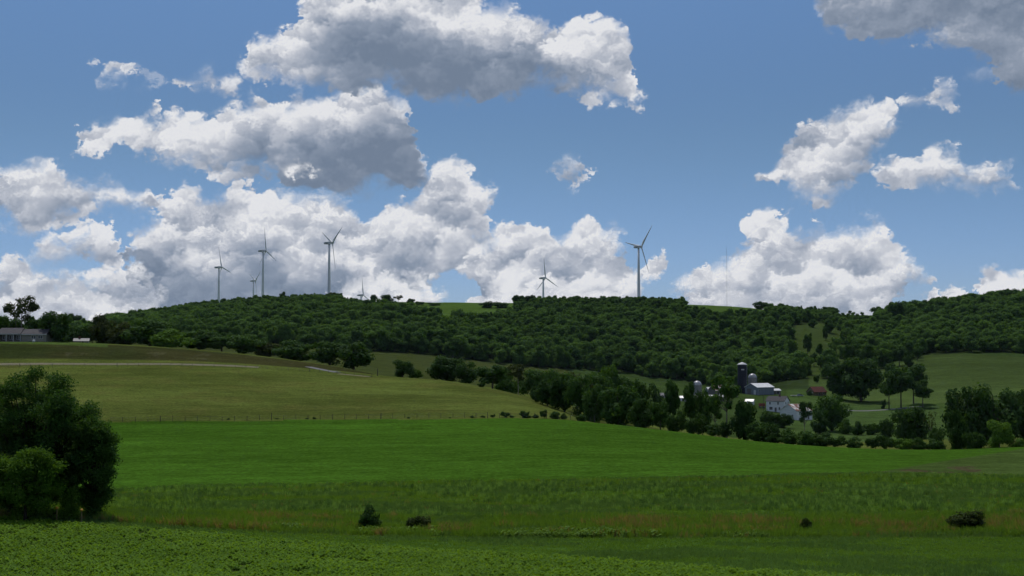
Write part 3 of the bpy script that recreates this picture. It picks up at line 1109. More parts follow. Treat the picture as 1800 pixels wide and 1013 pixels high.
rt = rest
rz = np.zeros((len(rt), 3)); rz[:, 2] = RNG.uniform(0, 6.28, len(rt))
w_o = scatter('woodland', np.column_stack([wx[rt], wy[rt], wz[rt] - 0.6]), np.column_stack([wid[rt], wid[rt], hts[rt]]) / 10, rz, wk[rt],
              [(PROTO[k][0], LEAF['forest']) for k in FOREST_PROTOS], None)
tag(w_o, 'dense dark green wood covering the hillside below the wind turbines', 'wood')

# ---- low growth: crop, weeds and rough grass
def tuft(name, seed, n, h, spread, w, mat, lean=0.5, leafy=False):
    rs = np.random.default_rng(seed)
    V, Fc = [], []
    for i in range(n):
        a = rs.random() * 6.28
        r = spread * rs.random() ** 0.5
        bx, by = r * math.cos(a), r * math.sin(a)
        t = rs.random() * 6.28
        hh = h * (0.55 + 0.6 * rs.random())
        lx, ly = math.cos(t) * lean * hh * rs.random(), math.sin(t) * lean * hh * rs.random()
        px, py = -math.sin(t) * w, math.cos(t) * w
        k = len(V)
        if leafy:
            c = (bx + lx, by + ly, hh * rs.uniform(0.45, 1))
            s = w * (1.2 + rs.random())
            tilt = rs.normal() * 0.5
            V += [(c[0] - px * 1.3 * s / w, c[1] - py * 1.3 * s / w, c[2] - tilt * s), (c[0] + math.cos(t) * s, c[1] + math.sin(t) * s, c[2] - 0.3 * s),
                  (c[0] + px * 1.3 * s / w, c[1] + py * 1.3 * s / w, c[2] + tilt * s), (c[0] - math.cos(t) * s, c[1] - math.sin(t) * s, c[2] + 0.35 * s)]
        else:
            V += [(bx - px, by - py, -0.03), (bx + px, by + py, -0.03), (bx + lx * 0.45 + px * 0.6, by + ly * 0.45 + py * 0.6, hh * 0.6), (bx + lx, by + ly, hh)]
        Fc.append((k, k + 1, k + 2, k + 3))
    return np_mesh(name, V, Fc, [mat])


G_CROP = leaf_mat('crop_leaves', (0.085, 0.180, 0.018), (0.160, 0.290, 0.030), trans=0.4, nscale=0.12)
G_GRASS = leaf_mat('rough_grass', (0.100, 0.200, 0.026), (0.150, 0.270, 0.040), trans=0.4, nscale=0.08)
G_BLUE = leaf_mat('bluish_grass', (0.085, 0.165, 0.045), (0.120, 0.220, 0.066), trans=0.4, nscale=0.08)
G_TAN = leaf_mat('dry_grass', (0.180, 0.170, 0.060), (0.260, 0.215, 0.090), trans=0.4, nscale=0.2)
G_WEED = leaf_mat('weed_leaves', (0.060, 0.130, 0.018), (0.130, 0.230, 0.030), trans=0.3, nscale=0.15)


def area_points(n, d0, d1, X0=-70, X1=1870):
    d = np.sqrt(RNG.uniform(d0 ** 2, d1 ** 2, n))
    X = RNG.uniform(X0, X1, n)
    x = col_x(X, d)
    return x, d, X


def lay(name, x, d, scl, idx, protos, label, cat):
    z = ground_z(x, d)
    rot = np.zeros((len(x), 3)); rot[:, 2] = RNG.uniform(0, 6.28, len(x))
    o = scatter(name, np.column_stack([x, d, z - 0.02]), np.repeat(np.asarray(scl)[:, None], 3, 1), rot, idx, protos, None)
    return tag(o, label, cat)


# leafy crop in rows across the foreground
rows_d = np.arange(80, 129.5, 0.52)
px_, pd_ = [], []
for rd in rows_d:
    n = int(rd * 0.78 / 0.30)
    X = np.linspace(-70, 1870, n) + RNG.normal(size=n) * 4
    d = rd + RNG.normal(size=n) * 0.10 + (X - 900) * 0.0
    px_.append(col_x(X, d)); pd_.append(d)
px_, pd_ = np.concatenate(px_), np.concatenate(pd_)
Xc = 900 + px_ / pd_ * F_PX
bare = np.abs(pd_ - np.interp(Xc, [-60, 60, 200, 330, 460], [97, 94, 90.5, 87, 84])) < 0.4
kp = (pd_ < CROP_EDGE(Xc) + RNG.normal(size=len(px_)) * 0.4) & ~bare & (fbm(px_ / 2 + 50, pd_ / 2 + 50, 77, 3) > 0.30)
px_, pd_ = px_[kp], pd_[kp]
sc_ = (0.75 + 0.5 * fbm(px_ / 5 + 60, pd_ / 5 + 60, 83, 3)) * RNG.uniform(0.7, 1.25, len(px_))
lay('crop_plants', px_, pd_, sc_, RNG.integers(0, 3, len(px_)),
    [(tuft('crop_plant', 300 + k, 16, 0.30, 0.16, 0.045, G_CROP, leafy=True), None) for k in range(3)],
    'low leafy green crop covering the field nearest the viewer', 'crop')
# rough strip along the ditch
x, d, X = area_points(17000, 128.6, 146)
nn = fbm(x / 6 + 40, d / 3 + 40, 91, 4)
idx = np.where(nn > 0.64, 2, np.where(nn < 0.42, 1, 0))
idx = np.where((d < 133) & (fbm(x / 9 + 20, d / 4 + 20, 96, 3) > 0.60), 2, idx)
idx = np.where((idx == 2) & (RNG.random(len(x)) < 0.5), 0, idx)
idx = np.where((d < 134) & (fbm(x / 4 + 9, d / 4 + 9, 99, 3) > 0.42 + np.abs(X - 1000) / 2200 + RNG.random(len(x)) * 0.35), 3, idx)
lay('ditch_grass', x, d, (0.55 + 0.7 * nn) * RNG.uniform(0.6, 1.2, len(x)), idx,
    [(tuft('rough_grass', 400, 16, 0.75, 0.22, 0.018, G_GRASS), None), (tuft('rough_grass', 401, 14, 0.65, 0.2, 0.02, G_BLUE), None),
     (tuft('dry_grass', 402, 16, 0.85, 0.22, 0.016, G_TAN), None), (tuft('weeds', 403, 18, 0.55, 0.3, 0.06, G_WEED, leafy=True), None)],
    'tall mixed green and straw coloured grass along the ditch', 'grass')
# short grass between the crop and the ditch
x, d, X = area_points(30000, 84, 129)
kp = (d > CROP_EDGE(X) - 0.5) & (d < EDGE_B(X) + 1)
nn = fbm(x / 7 + 40, d / 5 + 40, 121, 3)
lay('short_grass', x[kp], d[kp], (0.25 + 0.45 * nn)[kp], (nn > 0.55).astype(int)[kp],
    [(tuft('short_grass', 600, 12, 0.45, 0.3, 0.022, G_GRASS), None), (tuft('short_grass', 601, 12, 0.5, 0.3, 0.022, G_BLUE), None)],
    'short smooth green grass between the leafy crop and the ditch', 'grass')
# uneven pasture beyond it
x, d, X = area_points(46000, 145, 195)
nn = fbm(x / 10 + 40, d / 6 + 40, 101, 4)
nb = fbm(x / 22 + 10, d / 7 + 10, 111, 4)
idx = np.where(nb > 0.52, 1, 0)
idx = np.where(RNG.random(len(x)) < 0.012, 2, idx)
kp = nn > 0.10
lay('pasture_grass', x[kp], d[kp], ((0.15 + 1.25 * nn) * RNG.uniform(0.55, 1.15, len(x)))[kp], idx[kp],
    [(tuft('pasture_grass', 500, 14, 0.42, 0.28, 0.022, G_GRASS), None), (tuft('pasture_grass', 501, 14, 0.46, 0.28, 0.022, G_BLUE), None),
     (tuft('pasture_grass', 502, 14, 0.5, 0.25, 0.02, G_TAN), None)],
    'tufted blue green pasture grass behind the ditch', 'grass')

# taller darker clumps here and there in it
x, d, X = area_points(16000, 146, 192)
nc = fbm(x / 8 + 70, d / 3.5 + 70, 141, 4)
kp = nc > 0.52
lay('grass_clumps', x[kp], d[kp], RNG.uniform(0.5, 1.25, kp.sum()), RNG.integers(0, 2, kp.sum()),
    [(tuft('grass_clump', 520, 22, 0.62, 0.22, 0.02, leaf_mat('clump_grass', (0.070, 0.150, 0.040), (0.110, 0.210, 0.056), trans=0.3, nscale=0.3)), None),
     (tuft('grass_clump', 521, 22, 0.55, 0.26, 0.022, leaf_mat('pale_clump_grass', (0.140, 0.270, 0.066), (0.210, 0.360, 0.095), trans=0.4, nscale=0.3)), None)],
    'taller dark and pale grass clumps dotted over the pasture behind the ditch', 'grass')

# ---- every tree and bush that stands apart
R_ = [
 # left skyline and the line of trees behind the upper pasture
 (38, 575, 520, 50, 'sparse', 'olive', 'tall gangly tree with bare limbs rising above the long house'),
 (-8, 585, 552, 44, 'dense', 'mid', 'dark tree at the picture edge behind the long house'),
 (20, 592, 560, 40, 'round', 'mid', 'low green tree behind the roof of the long house'),
 (62, 590, 556, 34, 'round', 'mid', 'green tree between the gangly tree and the big round one beside the long house'),
 (100, 556, 548, 48, 'dense', 'dark', 'big round near black tree at the right end of the long house'),
 (123, 1500, 551, 15, 'round', 'dark', 'left one of two small distant trees on the skyline right of the long house'),
 (137, 1500, 554, 15, 'round', 'dark', 'right one of two small distant trees on the skyline near the long house'),
 (139, 640, 574, 42, 'dense', 'dark', 'low dark tree behind the shed with the grey roof'),
 (163, 640, 571, 34, 'round', 'mid', 'low green tree just right of the shed with the grey roof'),
 (181, 600, 555, 44, 'dense', 'olive', 'brownish green tree at the left end of the tree line behind the upper pasture'),
 (217, 592, 567, 48, 'bush', 'olive', 'squat brownish green tree second in the tree line behind the upper pasture'),
 (264, 588, 562, 76, 'dense', 'mid', 'broad dark green tree behind the bright round bush in the upper tree line'),
 (302, 570, 579, 60, 'bush', 'light', 'bright yellow green rounded bush tree in front of the upper tree line'),
 (350, 584, 580, 64, 'dense', 'mid', 'wide green tree just right of the bright round bush in the upper tree line'),
 (390, 578, 592, 46, 'round', 'mid', 'smaller tree in the dip between two wider trees of the upper tree line'),
 (428, 582, 588, 62, 'dense', 'mid', 'wide green tree near the middle of the upper tree line'),
 (470, 584, 603, 44, 'bush', 'olive', 'low paler bush filling the gap in the upper tree line'),
 (518, 580, 599, 66, 'dense', 'mid', 'rounded green tree left of the last pair in the upper tree line'),
 (580, 576, 601, 56, 'dense', 'dark', 'left one of the last two dark trees ending the upper tree line'),
 (622, 572, 602, 62, 'dense', 'dark', 'right one of the last two dark trees, nearest the gravel drive'),
 # middle slope
 (708, 515, 633, 34, 'dense', 'dark', 'single round dark bush tree on the brown slope right of the gravel drive'),
 (731, 520, 649, 22, 'bush', 'mid', 'low bush tucked against the right of the single round tree on the brown slope'),
 (784, 520, 626, 56, 'dense', 'dark', 'large rounded double topped tree on the middle slope'),
 (818, 515, 637, 38, 'dense', 'dark', 'right shoulder tree of the rounded clump on the middle slope'),
 (866, 500, 642, 52, 'round', 'mid', 'spreading tree with a short visible trunk between the clump and the thin tree'),
 (911, 478, 641, 30, 'sparse', 'olive', 'thin open tree with one bare straight trunk on the middle slope'),
 (846, 458, 672, 12, 'bush', 'dark', 'tiny round dark bush left of the thin bare trunked tree'),
 (893, 535, 650, 40, 'bush', 'mid', 'low hedge bush behind the thin bare trunked tree'),
 (938, 545, 650, 46, 'round', 'mid', 'green hedge tree just right of the thin bare trunked tree'),
 (978, 560, 650, 48, 'dense', 'mid', 'middle tree of the back hedge above the dark diagonal clump'),
 (1015, 575, 655, 44, 'round', 'olive', 'pale olive tree in the back hedge above the dark diagonal clump'),
 (1072, 600, 642, 30, 'round', 'light', 'bright green tree top against the foot of the wood'),
 (1050, 590, 655, 50, 'dense', 'mid', 'green tree in the back hedge below the bright tree top'),
 (1088, 600, 660, 44, 'round', 'mid', 'last green tree at the right end of the back hedge'),
 (1122, 640, 668, 36, 'bush', 'dark', 'dark bush in the pasture above the pointed hedge trees, left of two'),
 (1148, 640, 675, 34, 'bush', 'dark', 'dark bush in the pasture above the pointed hedge trees, right of two'),
 # dark diagonal hedge down to the bright field
 (942, 425, 679, 16, 'bush', 'dark', 'small bush at the upper tip of the dark diagonal hedge'),
 (962, 420, 668, 42, 'dense', 'dark', 'dark round tree near the upper tip of the diagonal hedge'),
 (992, 412, 664, 46, 'dense', 'dark', 'dark bulky tree second from the upper tip of the diagonal hedge'),
 (1020, 405, 660, 44, 'dense', 'mid', 'taller green tree in the upper half of the diagonal hedge'),
 (1046, 388, 676, 42, 'dense', 'dark', 'dark tree in the middle of the diagonal hedge left of the big green one'),
 (1086, 362, 678, 66, 'dense', 'mid', 'big full green tree at the lower end of the diagonal hedge'),
 (1130, 352, 701, 44, 'dense', 'dark', 'low dark rounded tree right of the big full green hedge tree'),
 (1160, 348, 706, 36, 'round', 'mid', 'low green tree left of the slender ivy covered trees'),
 (1181, 350, 668, 23, 'tall', 'mid', 'slender tree with drooping side branches left of the two ivy covered trunks'),
 (1213, 348, 672, 24, 'tall', 'dark', 'slender dark ivy covered tree in front of the white farm roofs'),
 (1190, 344, 722, 34, 'bush', 'dark', 'dark bush at the foot of the slender trees'),
 (1234, 352, 686, 26, 'round', 'mid', 'light leafed small tree in front of the leftmost domed silo'),
 (1226, 338, 728, 40, 'bush', 'dark', 'dark bush between the ivy covered tree and the tall farm tree'),
 (1256, 342, 694, 34, 'sparse', 'mid', 'open leaning tree with a visible trunk left of the tall farm tree'),
 (1276, 332, 656, 60, 'sparse', 'mid', 'tallest broad topped tree in front of the blue silo'),
 (1306, 328, 704, 40, 'dense', 'dark', 'dense dark tree at the lower right of the tallest farm tree'),
 (1262, 328, 742, 44, 'bush', 'dark', 'black green bush under the tallest farm tree'),
 (1333, 322, 741, 38, 'bush', 'mid', 'rounded bush at the field edge below the farmhouse'),
 (1358, 319, 745, 36, 'bush', 'dark', 'dark rounded bush at the field edge below the white barn'),
 (1384, 316, 753, 36, 'bush', 'mid', 'bush at the field edge right of the dark rounded one below the white barn'),
 (1412, 313, 757, 38, 'bush', 'mid', 'broad low bush at the field edge under the small twisted tree'),
 (1442, 312, 760, 36, 'bush', 'dark', 'broad low dark bush at the field edge below the pale round tree'),
 (1470, 310, 766, 30, 'bush', 'dark', 'flat bush at the field edge ending the dense run below the farm'),
 (1500, 309, 767, 26, 'bush', 'mid', 'small bush at the field edge left of a gap'),
 (1536, 307, 765, 28, 'bush', 'dark', 'small rounded bush at the field edge, left of two touching ones'),
 (1556, 307, 766, 24, 'bush', 'mid', 'small rounded bush at the field edge, right of two touching ones'),
 (1584, 306, 770, 30, 'bush', 'light', 'flat bright bush at the field edge under the dark spruce shaped tree'),
 (1610, 306, 769, 26, 'bush', 'mid', 'flat green bush at the field edge right of the bright one'),
 (1640, 306, 772, 32, 'bush', 'dark', 'flat dark bush at the field edge left of the column shaped dark tree'),
 (1412, 640, 706, 24, 'sparse', 'dark', 'small twisted dark tree in front of the white barn'),
 # around the farm buildings
 (1352, 730, 722, 30, 'bush', 'dark', 'clipped dark hedge bush below the farmhouse wall'),
 (1374, 728, 727, 30, 'bush', 'dark', 'dark hedge bush between the farmhouse and the white barn'),
 (1460, 720, 694, 54, 'dense', 'mid', 'pale round topped tree immediately right of the white barn'),
 (1438, 700, 722, 26, 'bush', 'dark', 'low dark bush at the left foot of the pale round topped tree'),
 (1484, 700, 735, 26, 'bush', 'mid', 'low bush at the right foot of the pale round topped tree'),
 (1505, 690, 740, 24, 'bush', 'dark', 'low hedge bush in the paddock corner below the farm road'),
 (1532, 690, 744, 26, 'bush', 'mid', 'low hedge bush right of the paddock corner'),
 (1422, 925, 687, 12, 'bush', 'dark', 'small dark bush in front of the red roofed house'),
 (1478, 930, 634, 56, 'dense', 'dark', 'left tree of the large dark pair right of the red roofed house'),
 (1512, 925, 629, 66, 'dense', 'dark', 'right taller tree of the large dark pair right of the red roofed house'),
 (1561, 880, 653, 30, 'tall', 'dark', 'left tree of the grove with clear trunks beside the farm road'),
 (1582, 885, 647, 42, 'tall', 'mid', 'middle tree of the grove with clear trunks beside the farm road'),
 (1604, 905, 640, 42, 'tall', 'dark', 'tallest back tree of the grove with clear trunks beside the farm road'),
 (1620, 882, 668, 32, 'tall', 'dark', 'right tree of the grove with clear trunks beside the farm road'),
 (1551, 878, 702, 8, 'bush', 'dark', 'tiny bush at the left foot of the grove with clear trunks'),
 (1644, 880, 717, 7, 'bush', 'dark', 'tiny lone bush right of the grove with clear trunks'),
 (1557, 640, 736, 22, 'bush', 'dark', 'round dark bush left of the dark cone shaped tree in the lower pasture'),
 (1599, 600, 715, 52, 'dense', 'dark', 'dark broad cone shaped tree in the lower pasture'),
 (1634, 560, 722, 22, 'bare', 'olive', 'nearly leafless upright tree left of the column shaped dark tree'),
 (1646, 520, 750, 28, 'bush', 'dark', 'dark bush at the foot of the nearly leafless tree'),
 (1700, 560, 682, 72, 'willow', 'dark', 'left tree of the big grey green willow clump at the right'),
 (1746, 560, 678, 80, 'willow', 'dark', 'middle and tallest tree of the big willow clump at the right'),
 (1795, 560, 686, 72, 'willow', 'dark', 'right tree of the big willow clump at the picture edge'),
 (1681, 330, 722, 36, 'dense', 'dark', 'dark column shaped tree at the field edge before the willow clump'),
 (1709, 325, 760, 30, 'bush', 'mid', 'green bush between the column shaped tree and the bright round tree'),
 (1753, 320, 739, 42, 'dense', 'light', 'bright green round little tree standing before the willow clump'),
 (1788, 318, 770, 32, 'bush', 'light', 'flat bright bush at the field edge by the right picture edge'),
 # clearing on the hillside
 (1419, 1260, 588, 14, 'round', 'dark', 'upper rounded tree in the hillside clearing above the farm'),
 (1392, 1200, 598, 16, 'dense', 'dark', 'broad tree on the left border of the hillside clearing'),
 (1440, 1230, 604, 11, 'round', 'dark', 'small tree in the very middle of the hillside clearing'),
 (1463, 1230, 610, 13, 'round', 'dark', 'broader tree right of the middle in the hillside clearing'),
 (1430, 1190, 620, 12, 'round', 'dark', 'tree left of centre low in the hillside clearing'),
 (1457, 1180, 624, 15, 'dense', 'dark', 'broad dark tree low in the right half of the hillside clearing'),
 (1441, 1150, 626, 12, 'round', 'mid', 'small green tree low in the centre of the hillside clearing'),
 (1412, 1140, 628, 16, 'dense', 'dark', 'broad dark tree low at the left of the hillside clearing'),
 (1450, 1380, 575, 9, 'bush', 'dark', 'tiny bush at the top edge of the hillside clearing'),
 (1424, 1370, 585, 5, 'bush', 'dark', 'dot sized bush high in the hillside clearing'),
 (1500, 1180, 604, 24, 'dense', 'dark', 'dark tree on the right border of the hillside clearing'),
 (1524, 1170, 606, 22, 'round', 'dark', 'dark tree standing out below the wood, left of three'),
 (1548, 1160, 618, 16, 'conifer', 'dark', 'narrow pointed tree standing out below the wood, between two round ones'),
 (1580, 1165, 612, 20, 'round', 'dark', 'dark round tree standing out below the wood, right of the pointed one'),
 (1564, 1100, 638, 24, 'bush', 'dark', 'wide low bush on the slope between the wood and the clear trunked grove'),
 (1489, 1180, 606, 15, 'round', 'dark', 'small round tree on the slope right of the clearing, highest of a scattered six'),
 (1612, 1190, 609, 14, 'round', 'mid', 'small round tree at the upper corner of the right hand pasture'),
 (1596, 1150, 618, 17, 'dense', 'dark', 'dark bushy tree at the foot of the wood left of the pasture corner'),
 (1533, 1120, 627, 13, 'round', 'mid', 'small tree in the middle of the scattered ones below the wood'),
 (1508, 1100, 634, 16, 'dense', 'dark', 'dark bushy tree behind the large dark pair, lower of the scattered ones'),
 (1480, 1080, 640, 13, 'bush', 'mid', 'low scrub bush just above the large dark pair of trees'),
 (1434, 1060, 660, 10, 'bush', 'dark', 'low scrub bush in the grass below the hillside clearing'),
 # skyline of the hill
 (623, 1700, 527, 8, 'round', 'dark', 'small tree on the skyline just left of the half hidden turbine'),
 (611, 1680, 523, 8, 'conifer', 'dark', 'small pointed tree on the skyline right of the tallest left turbine'),
 (657, 1730, 518, 11, 'dense', 'dark', 'lone dark egg shaped tree on the grassy skyline'),
 (680, 1710, 518, 19, 'dense', 'dark', 'left bulkiest tree of the skyline cluster right of the egg shaped tree'),
 (700, 1715, 519, 14, 'sparse', 'olive', 'wispy tree in the middle of the skyline cluster'),
 (722, 1712, 525, 13, 'dense', 'dark', 'dark round tree at the right of the skyline cluster'),
 (738, 1700, 530, 16, 'bush', 'mid', 'low tree ending the skyline cluster on the grassy top'),
 (762, 1690, 532, 22, 'bush', 'mid', 'flat bush alone on the grassy skyline slope'),
 (497, 1690, 513, 12, 'dense', 'dark', 'tree rising above the wood between two distant masts'),
 (583, 1740, 514, 14, 'round', 'olive', 'brownish tree at the foot of the third turbine'),
 (912, 1690, 519, 18, 'dense', 'dark', 'left one of two taller trees on the skyline beside the turbine above the wood'),
 (932, 1690, 519, 18, 'dense', 'dark', 'right one of two taller trees on the skyline beside the turbine above the wood'),
 (855, 1640, 530, 22, 'bush', 'dark', 'left half of the low hedge crossing the green hilltop field'),
 (882, 1640, 531, 26, 'bush', 'dark', 'right half of the low hedge crossing the green hilltop field'),
 (1338, 1700, 530, 22, 'bush', 'dark', 'flat lone tree on the bare skyline right of the lattice mast'),
 (1494, 1740, 546, 6, 'round', 'dark', 'tiny lone tree on the pale skyline field'),
 (1576, 1560, 531, 24, 'dense', 'dark', 'first tall tree where the right hand wood meets the pale skyline field'),
 (1636, 1560, 536, 13, 'dense', 'dark', 'small round tree standing alone in the notch of the right skyline'),
]
for r in R_:
    plant(*r)

# bushes along the fence between the pasture and the bright field
for X, yt, w, lab in [(488, 735, 7, 'small dark bush far left in the fence line'), (403, 735, 6, 'tiny bush leftmost in the fence line'),
                      (541, 734, 6, 'left of two close small bushes in the fence line'), (554, 733, 7, 'right of two close small bushes in the fence line'),
                      (718, 733, 6, 'tiny lone bush midway along the fence line'), (791, 733, 5, 'tiny lone bush right of the middle of the fence line'),
                      (830, 730, 8, 'first small bush of the right hand row in the fence line'), (849, 730, 8, 'second small bush of the right hand row in the fence line'),
                      (867, 728, 8, 'third small bush of the right hand row in the fence line'), (887, 723, 15, 'round bush fourth in the right hand row of the fence line'),
                      (900, 730, 8, 'little bush between two round ones in the fence line'), (924, 722, 20, 'widest round bush in the right hand row of the fence line'),
                      (941, 728, 10, 'low bush left of the upright one in the fence line'), (955, 720, 13, 'upright tallest bush in the right hand row of the fence line'),
                      (977, 723, 19, 'broad dark bush right of the upright one in the fence line'), (991, 726, 10, 'narrow bush touching the broad dark one in the fence line'),
                      (1024, 728, 20, 'separate low bush last in the fence line before the trees')]:
    plant(X, float(field_edge(X)) + 3, yt, w, 'bush', 'dark', lab, group='bushes along the fence line')

# bushes by the ditch
plant(652, 134, 886, 34, 'bush', 'dark', 'dark upright bush alone by the ditch in the near pasture', var=1)
plant(736, 134, 905, 36, 'bush', 'olive', 'low rounded bush right of the upright dark one by the ditch', var=2)
plant(1414, 133, 908, 19, 'bush', 'olive', 'small pointed bush by the ditch in the right half', var=0)
plant(1691, 134, 895, 56, 'bush', 'olive', 'wide low brownish green bush by the ditch near the right edge', var=3)


# ================================================================== big trees at the left edge
def big_tree(name, label, X, d, H, R, nlobe, lr, n, ls, mat, seed, bottom, fork, tr, cat='tree', egg=1.0):
    rs = np.random.default_rng(seed)
    cz = (H + bottom) * 0.5
    cs, rr = [], []
    for i in range(nlobe):
        v = rs.normal(size=3); v /= np.linalg.norm(v)
        r = 0.35 + 0.62 * rs.random() ** 0.45
        z = cz + v[2] * (H - bottom) * 0.5 * r * 0.9
        tz = (z - bottom) / (H - bottom)
        k = 1.0 if tz < 0.5 else math.sqrt(max(0.12, 1 - ((tz - 0.5) / 0.56) ** 2))
        L = lr * rs.uniform(0.55, 1.25)
        cs.append(np.array([v[0] * R * r * k * egg, v[1] * R * r * k, z]))
        rr.append((L, L, L * 0.7))
    for i in range(nlobe // 7):                                   # fuller leaf masses inside
        a = rs.random() * 6.28
        r = 0.62 * R * math.sqrt(rs.random())
        z = bottom + (H - bottom) * rs.uniform(0.12, 0.80)
        cs.append(np.array([math.cos(a) * r * egg, math.sin(a) * r, z]))
        rr.append((lr * 1.5, lr * 1.5, lr * 1.1))
    t = thing(name, label, cat, (col_x(X, d), d, gz(X, d)))
    # twigs of leaves: small sprays gathered round many short twigs
    big = leaf_cloud(rs, cs, rr, n // 9, 0.01, shell=0.5).reshape(-1, 4, 3).mean(1)
    pts = np.repeat(big, 9, 0) + rs.normal(size=(len(big) * 9, 3)) * np.array([0.26, 0.26, 0.19])
    m_ = len(pts)
    nr = rs.normal(size=(m_, 3)) * 0.7 + np.array([0, 0, 0.9])
    nr /= np.linalg.norm(nr, axis=1)[:, None]
    a = np.cross(nr, rs.normal(size=(m_, 3))); a /= np.linalg.norm(a, axis=1)[:, None]
    b = np.cross(nr, a)
    s = ls * (0.6 + 0.8 * rs.random(m_))[:, None]
    q = np.stack([pts - a * s, pts - b * s * 0.6, pts + a * s, pts + b * s * 0.6], 1).reshape(-1, 3)
    q[:, 2] = np.maximum(q[:, 2], 0.05)
    link('crown', np_mesh('crown', q, quads(m_), [mat]), t)
    me = limbs_mesh(rs, cs, H * 0.66, tr, fork, 'trunk', BARK_DARK, nl=nlobe, seg=10)
    link('trunk', me, t)
    return t


L_NEAR_D = leaf_mat('near_leaves_dark', (0.015, 0.052, 0.012), (0.056, 0.128, 0.026), nscale=0.7)
L_NEAR_L = leaf_mat('near_leaves_light', (0.042, 0.108, 0.012), (0.100, 0.200, 0.024), nscale=0.7)
L_NEAR_G = leaf_mat('near_leaves_grey', (0.026, 0.056, 0.020), (0.056, 0.100, 0.034), nscale=0.7)
big_tree('broadleaf_tree', 'very large dark spreading tree at the left edge with its limbs showing', 66, 133, 14.6, 7.2, 135, 1.0, 130000, 0.105, L_NEAR_D, 5, 0.0, 2.6, 0.34)
big_tree('broadleaf_tree', 'bright green leafy young tree in front of the very large dark one', 50, 124.5, 6.9, 2.7, 44, 0.62, 26000, 0.10, L_NEAR_L, 8, 0.2, 1.2, 0.14, egg=1.2)
big_tree('broadleaf_tree', 'dark rounded tree right of the very large dark one, leafy to the ground', 168, 131, 9.6, 2.2, 44, 0.72, 36000, 0.10, L_NEAR_D, 12, 0.0, 1.5, 0.18, egg=1.0)
big_tree('broadleaf_tree', 'grey green drooping tree cut by the left picture edge', -6, 127, 7.0, 2.6, 22, 0.9, 24000, 0.10, L_NEAR_G, 15, 0.1, 1.4, 0.16)
big_tree('leafy_shrub', 'pale green shrub between the two marker posts under the big trees', 126, 127.2, 3.1, 0.8, 12, 0.42, 5000, 0.075, L_NEAR_L, 21, 0.0, 0.5, 0.05, cat='shrub')

# two marker posts under them
YELLOW = simple_mat('yellow_cap', (0.75, 0.42, 0.05), (0.62, 0.30, 0.04), rough=0.5)
POSTM = simple_mat('marker_post', (0.22, 0.17, 0.07), (0.14, 0.11, 0.06), rough=0.8)
for X, yt, lab in [(105, 889, 'left of two thin marker posts with a yellow cap under the big trees'), (148, 893, 'right of two thin marker posts with a yellow cap under the big trees')]:
    d = 126.0
    x = col_x(X, d); z = gz(X, d); h = (HZ - yt) / F_PX * d - z
    t = thing('marker_post', lab, 'marker post', (x, d, z), 0.2, 'yellow capped marker posts')
    MB().tube((0, 0, -0.3), (0, 0, h - 0.18), 0.05, 0.045, 8).build('post', POSTM, t)
    MB().lathe([(0.0, h - 0.18), (0.13, h - 0.18), (0.14, h - 0.05), (0.10, h), (0.0, h + 0.02)], 12).build('cap', YELLOW, t, smooth=True)

# ================================================================== wind turbines
WHITE_T = simple_mat('turbine_paint', (0.80, 0.80, 0.78), (0.74, 0.74, 0.73), scale=0.2, rough=0.4, spec=0.5)
GREY_T = simple_mat('nacelle_paint', (0.66, 0.66, 0.66), (0.55, 0.55, 0.56), scale=0.6, rough=0.45)
DARKV = simple_mat('dark_vent', (0.06, 0.065, 0.07), rough=0.7)


def blade_mesh():
    L, V, Fc = 34.5, [], []
    st = [(0.6, 1.7, 1.0, 25), (2.0, 1.7, 1.0, 25), (5.5, 2.9, 0.42, 20), (9, 2.75, 0.28, 14), (15, 2.1, 0.22, 8), (22, 1.55, 0.19, 4), (29, 1.05, 0.17, 2), (33, 0.7, 0.16, 0), (L, 0.25, 0.16, 0)]
    n = 10
    for z, ch, th, tw in st:
        a = math.radians(tw)
        for i in range(n):
            t = 2 * math.pi * i / n
            cx = math.cos(t) * ch / 2 - (0.12 * ch if th < 0.9 else 0)
            cy = math.sin(t) * ch / 2 * th * (1.0 if math.cos(t) > 0 or th > 0.9 else (1 + math.cos(t) * 0.75))
            V.append((cx * math.cos(a) - cy * math.sin(a), cx * math.sin(a) + cy * math.cos(a) + 0.0006 * z * z, z))
    for j in range(len(st) - 1):
        for i in range(n):
            k = (i + 1) % n
            Fc.append((j * n + i, j * n + k, (j + 1) * n + k, (j + 1) * n + i))
    Fc.append(tuple(range((len(st) - 1) * n, len(st) * n)))
    me = bpy.data.meshes.new('blade')
    me.from_pydata(V, [], Fc)
    me.materials.append(WHITE_T)
    for p in me.polygons:
        p.use_smooth = True
    me.update()
    return me


BLADE = blade_mesh()
# local frame: +X is upwind (rotor side), origin at the tower foot
T_YAW = math.atan2(0.55, 0.83)


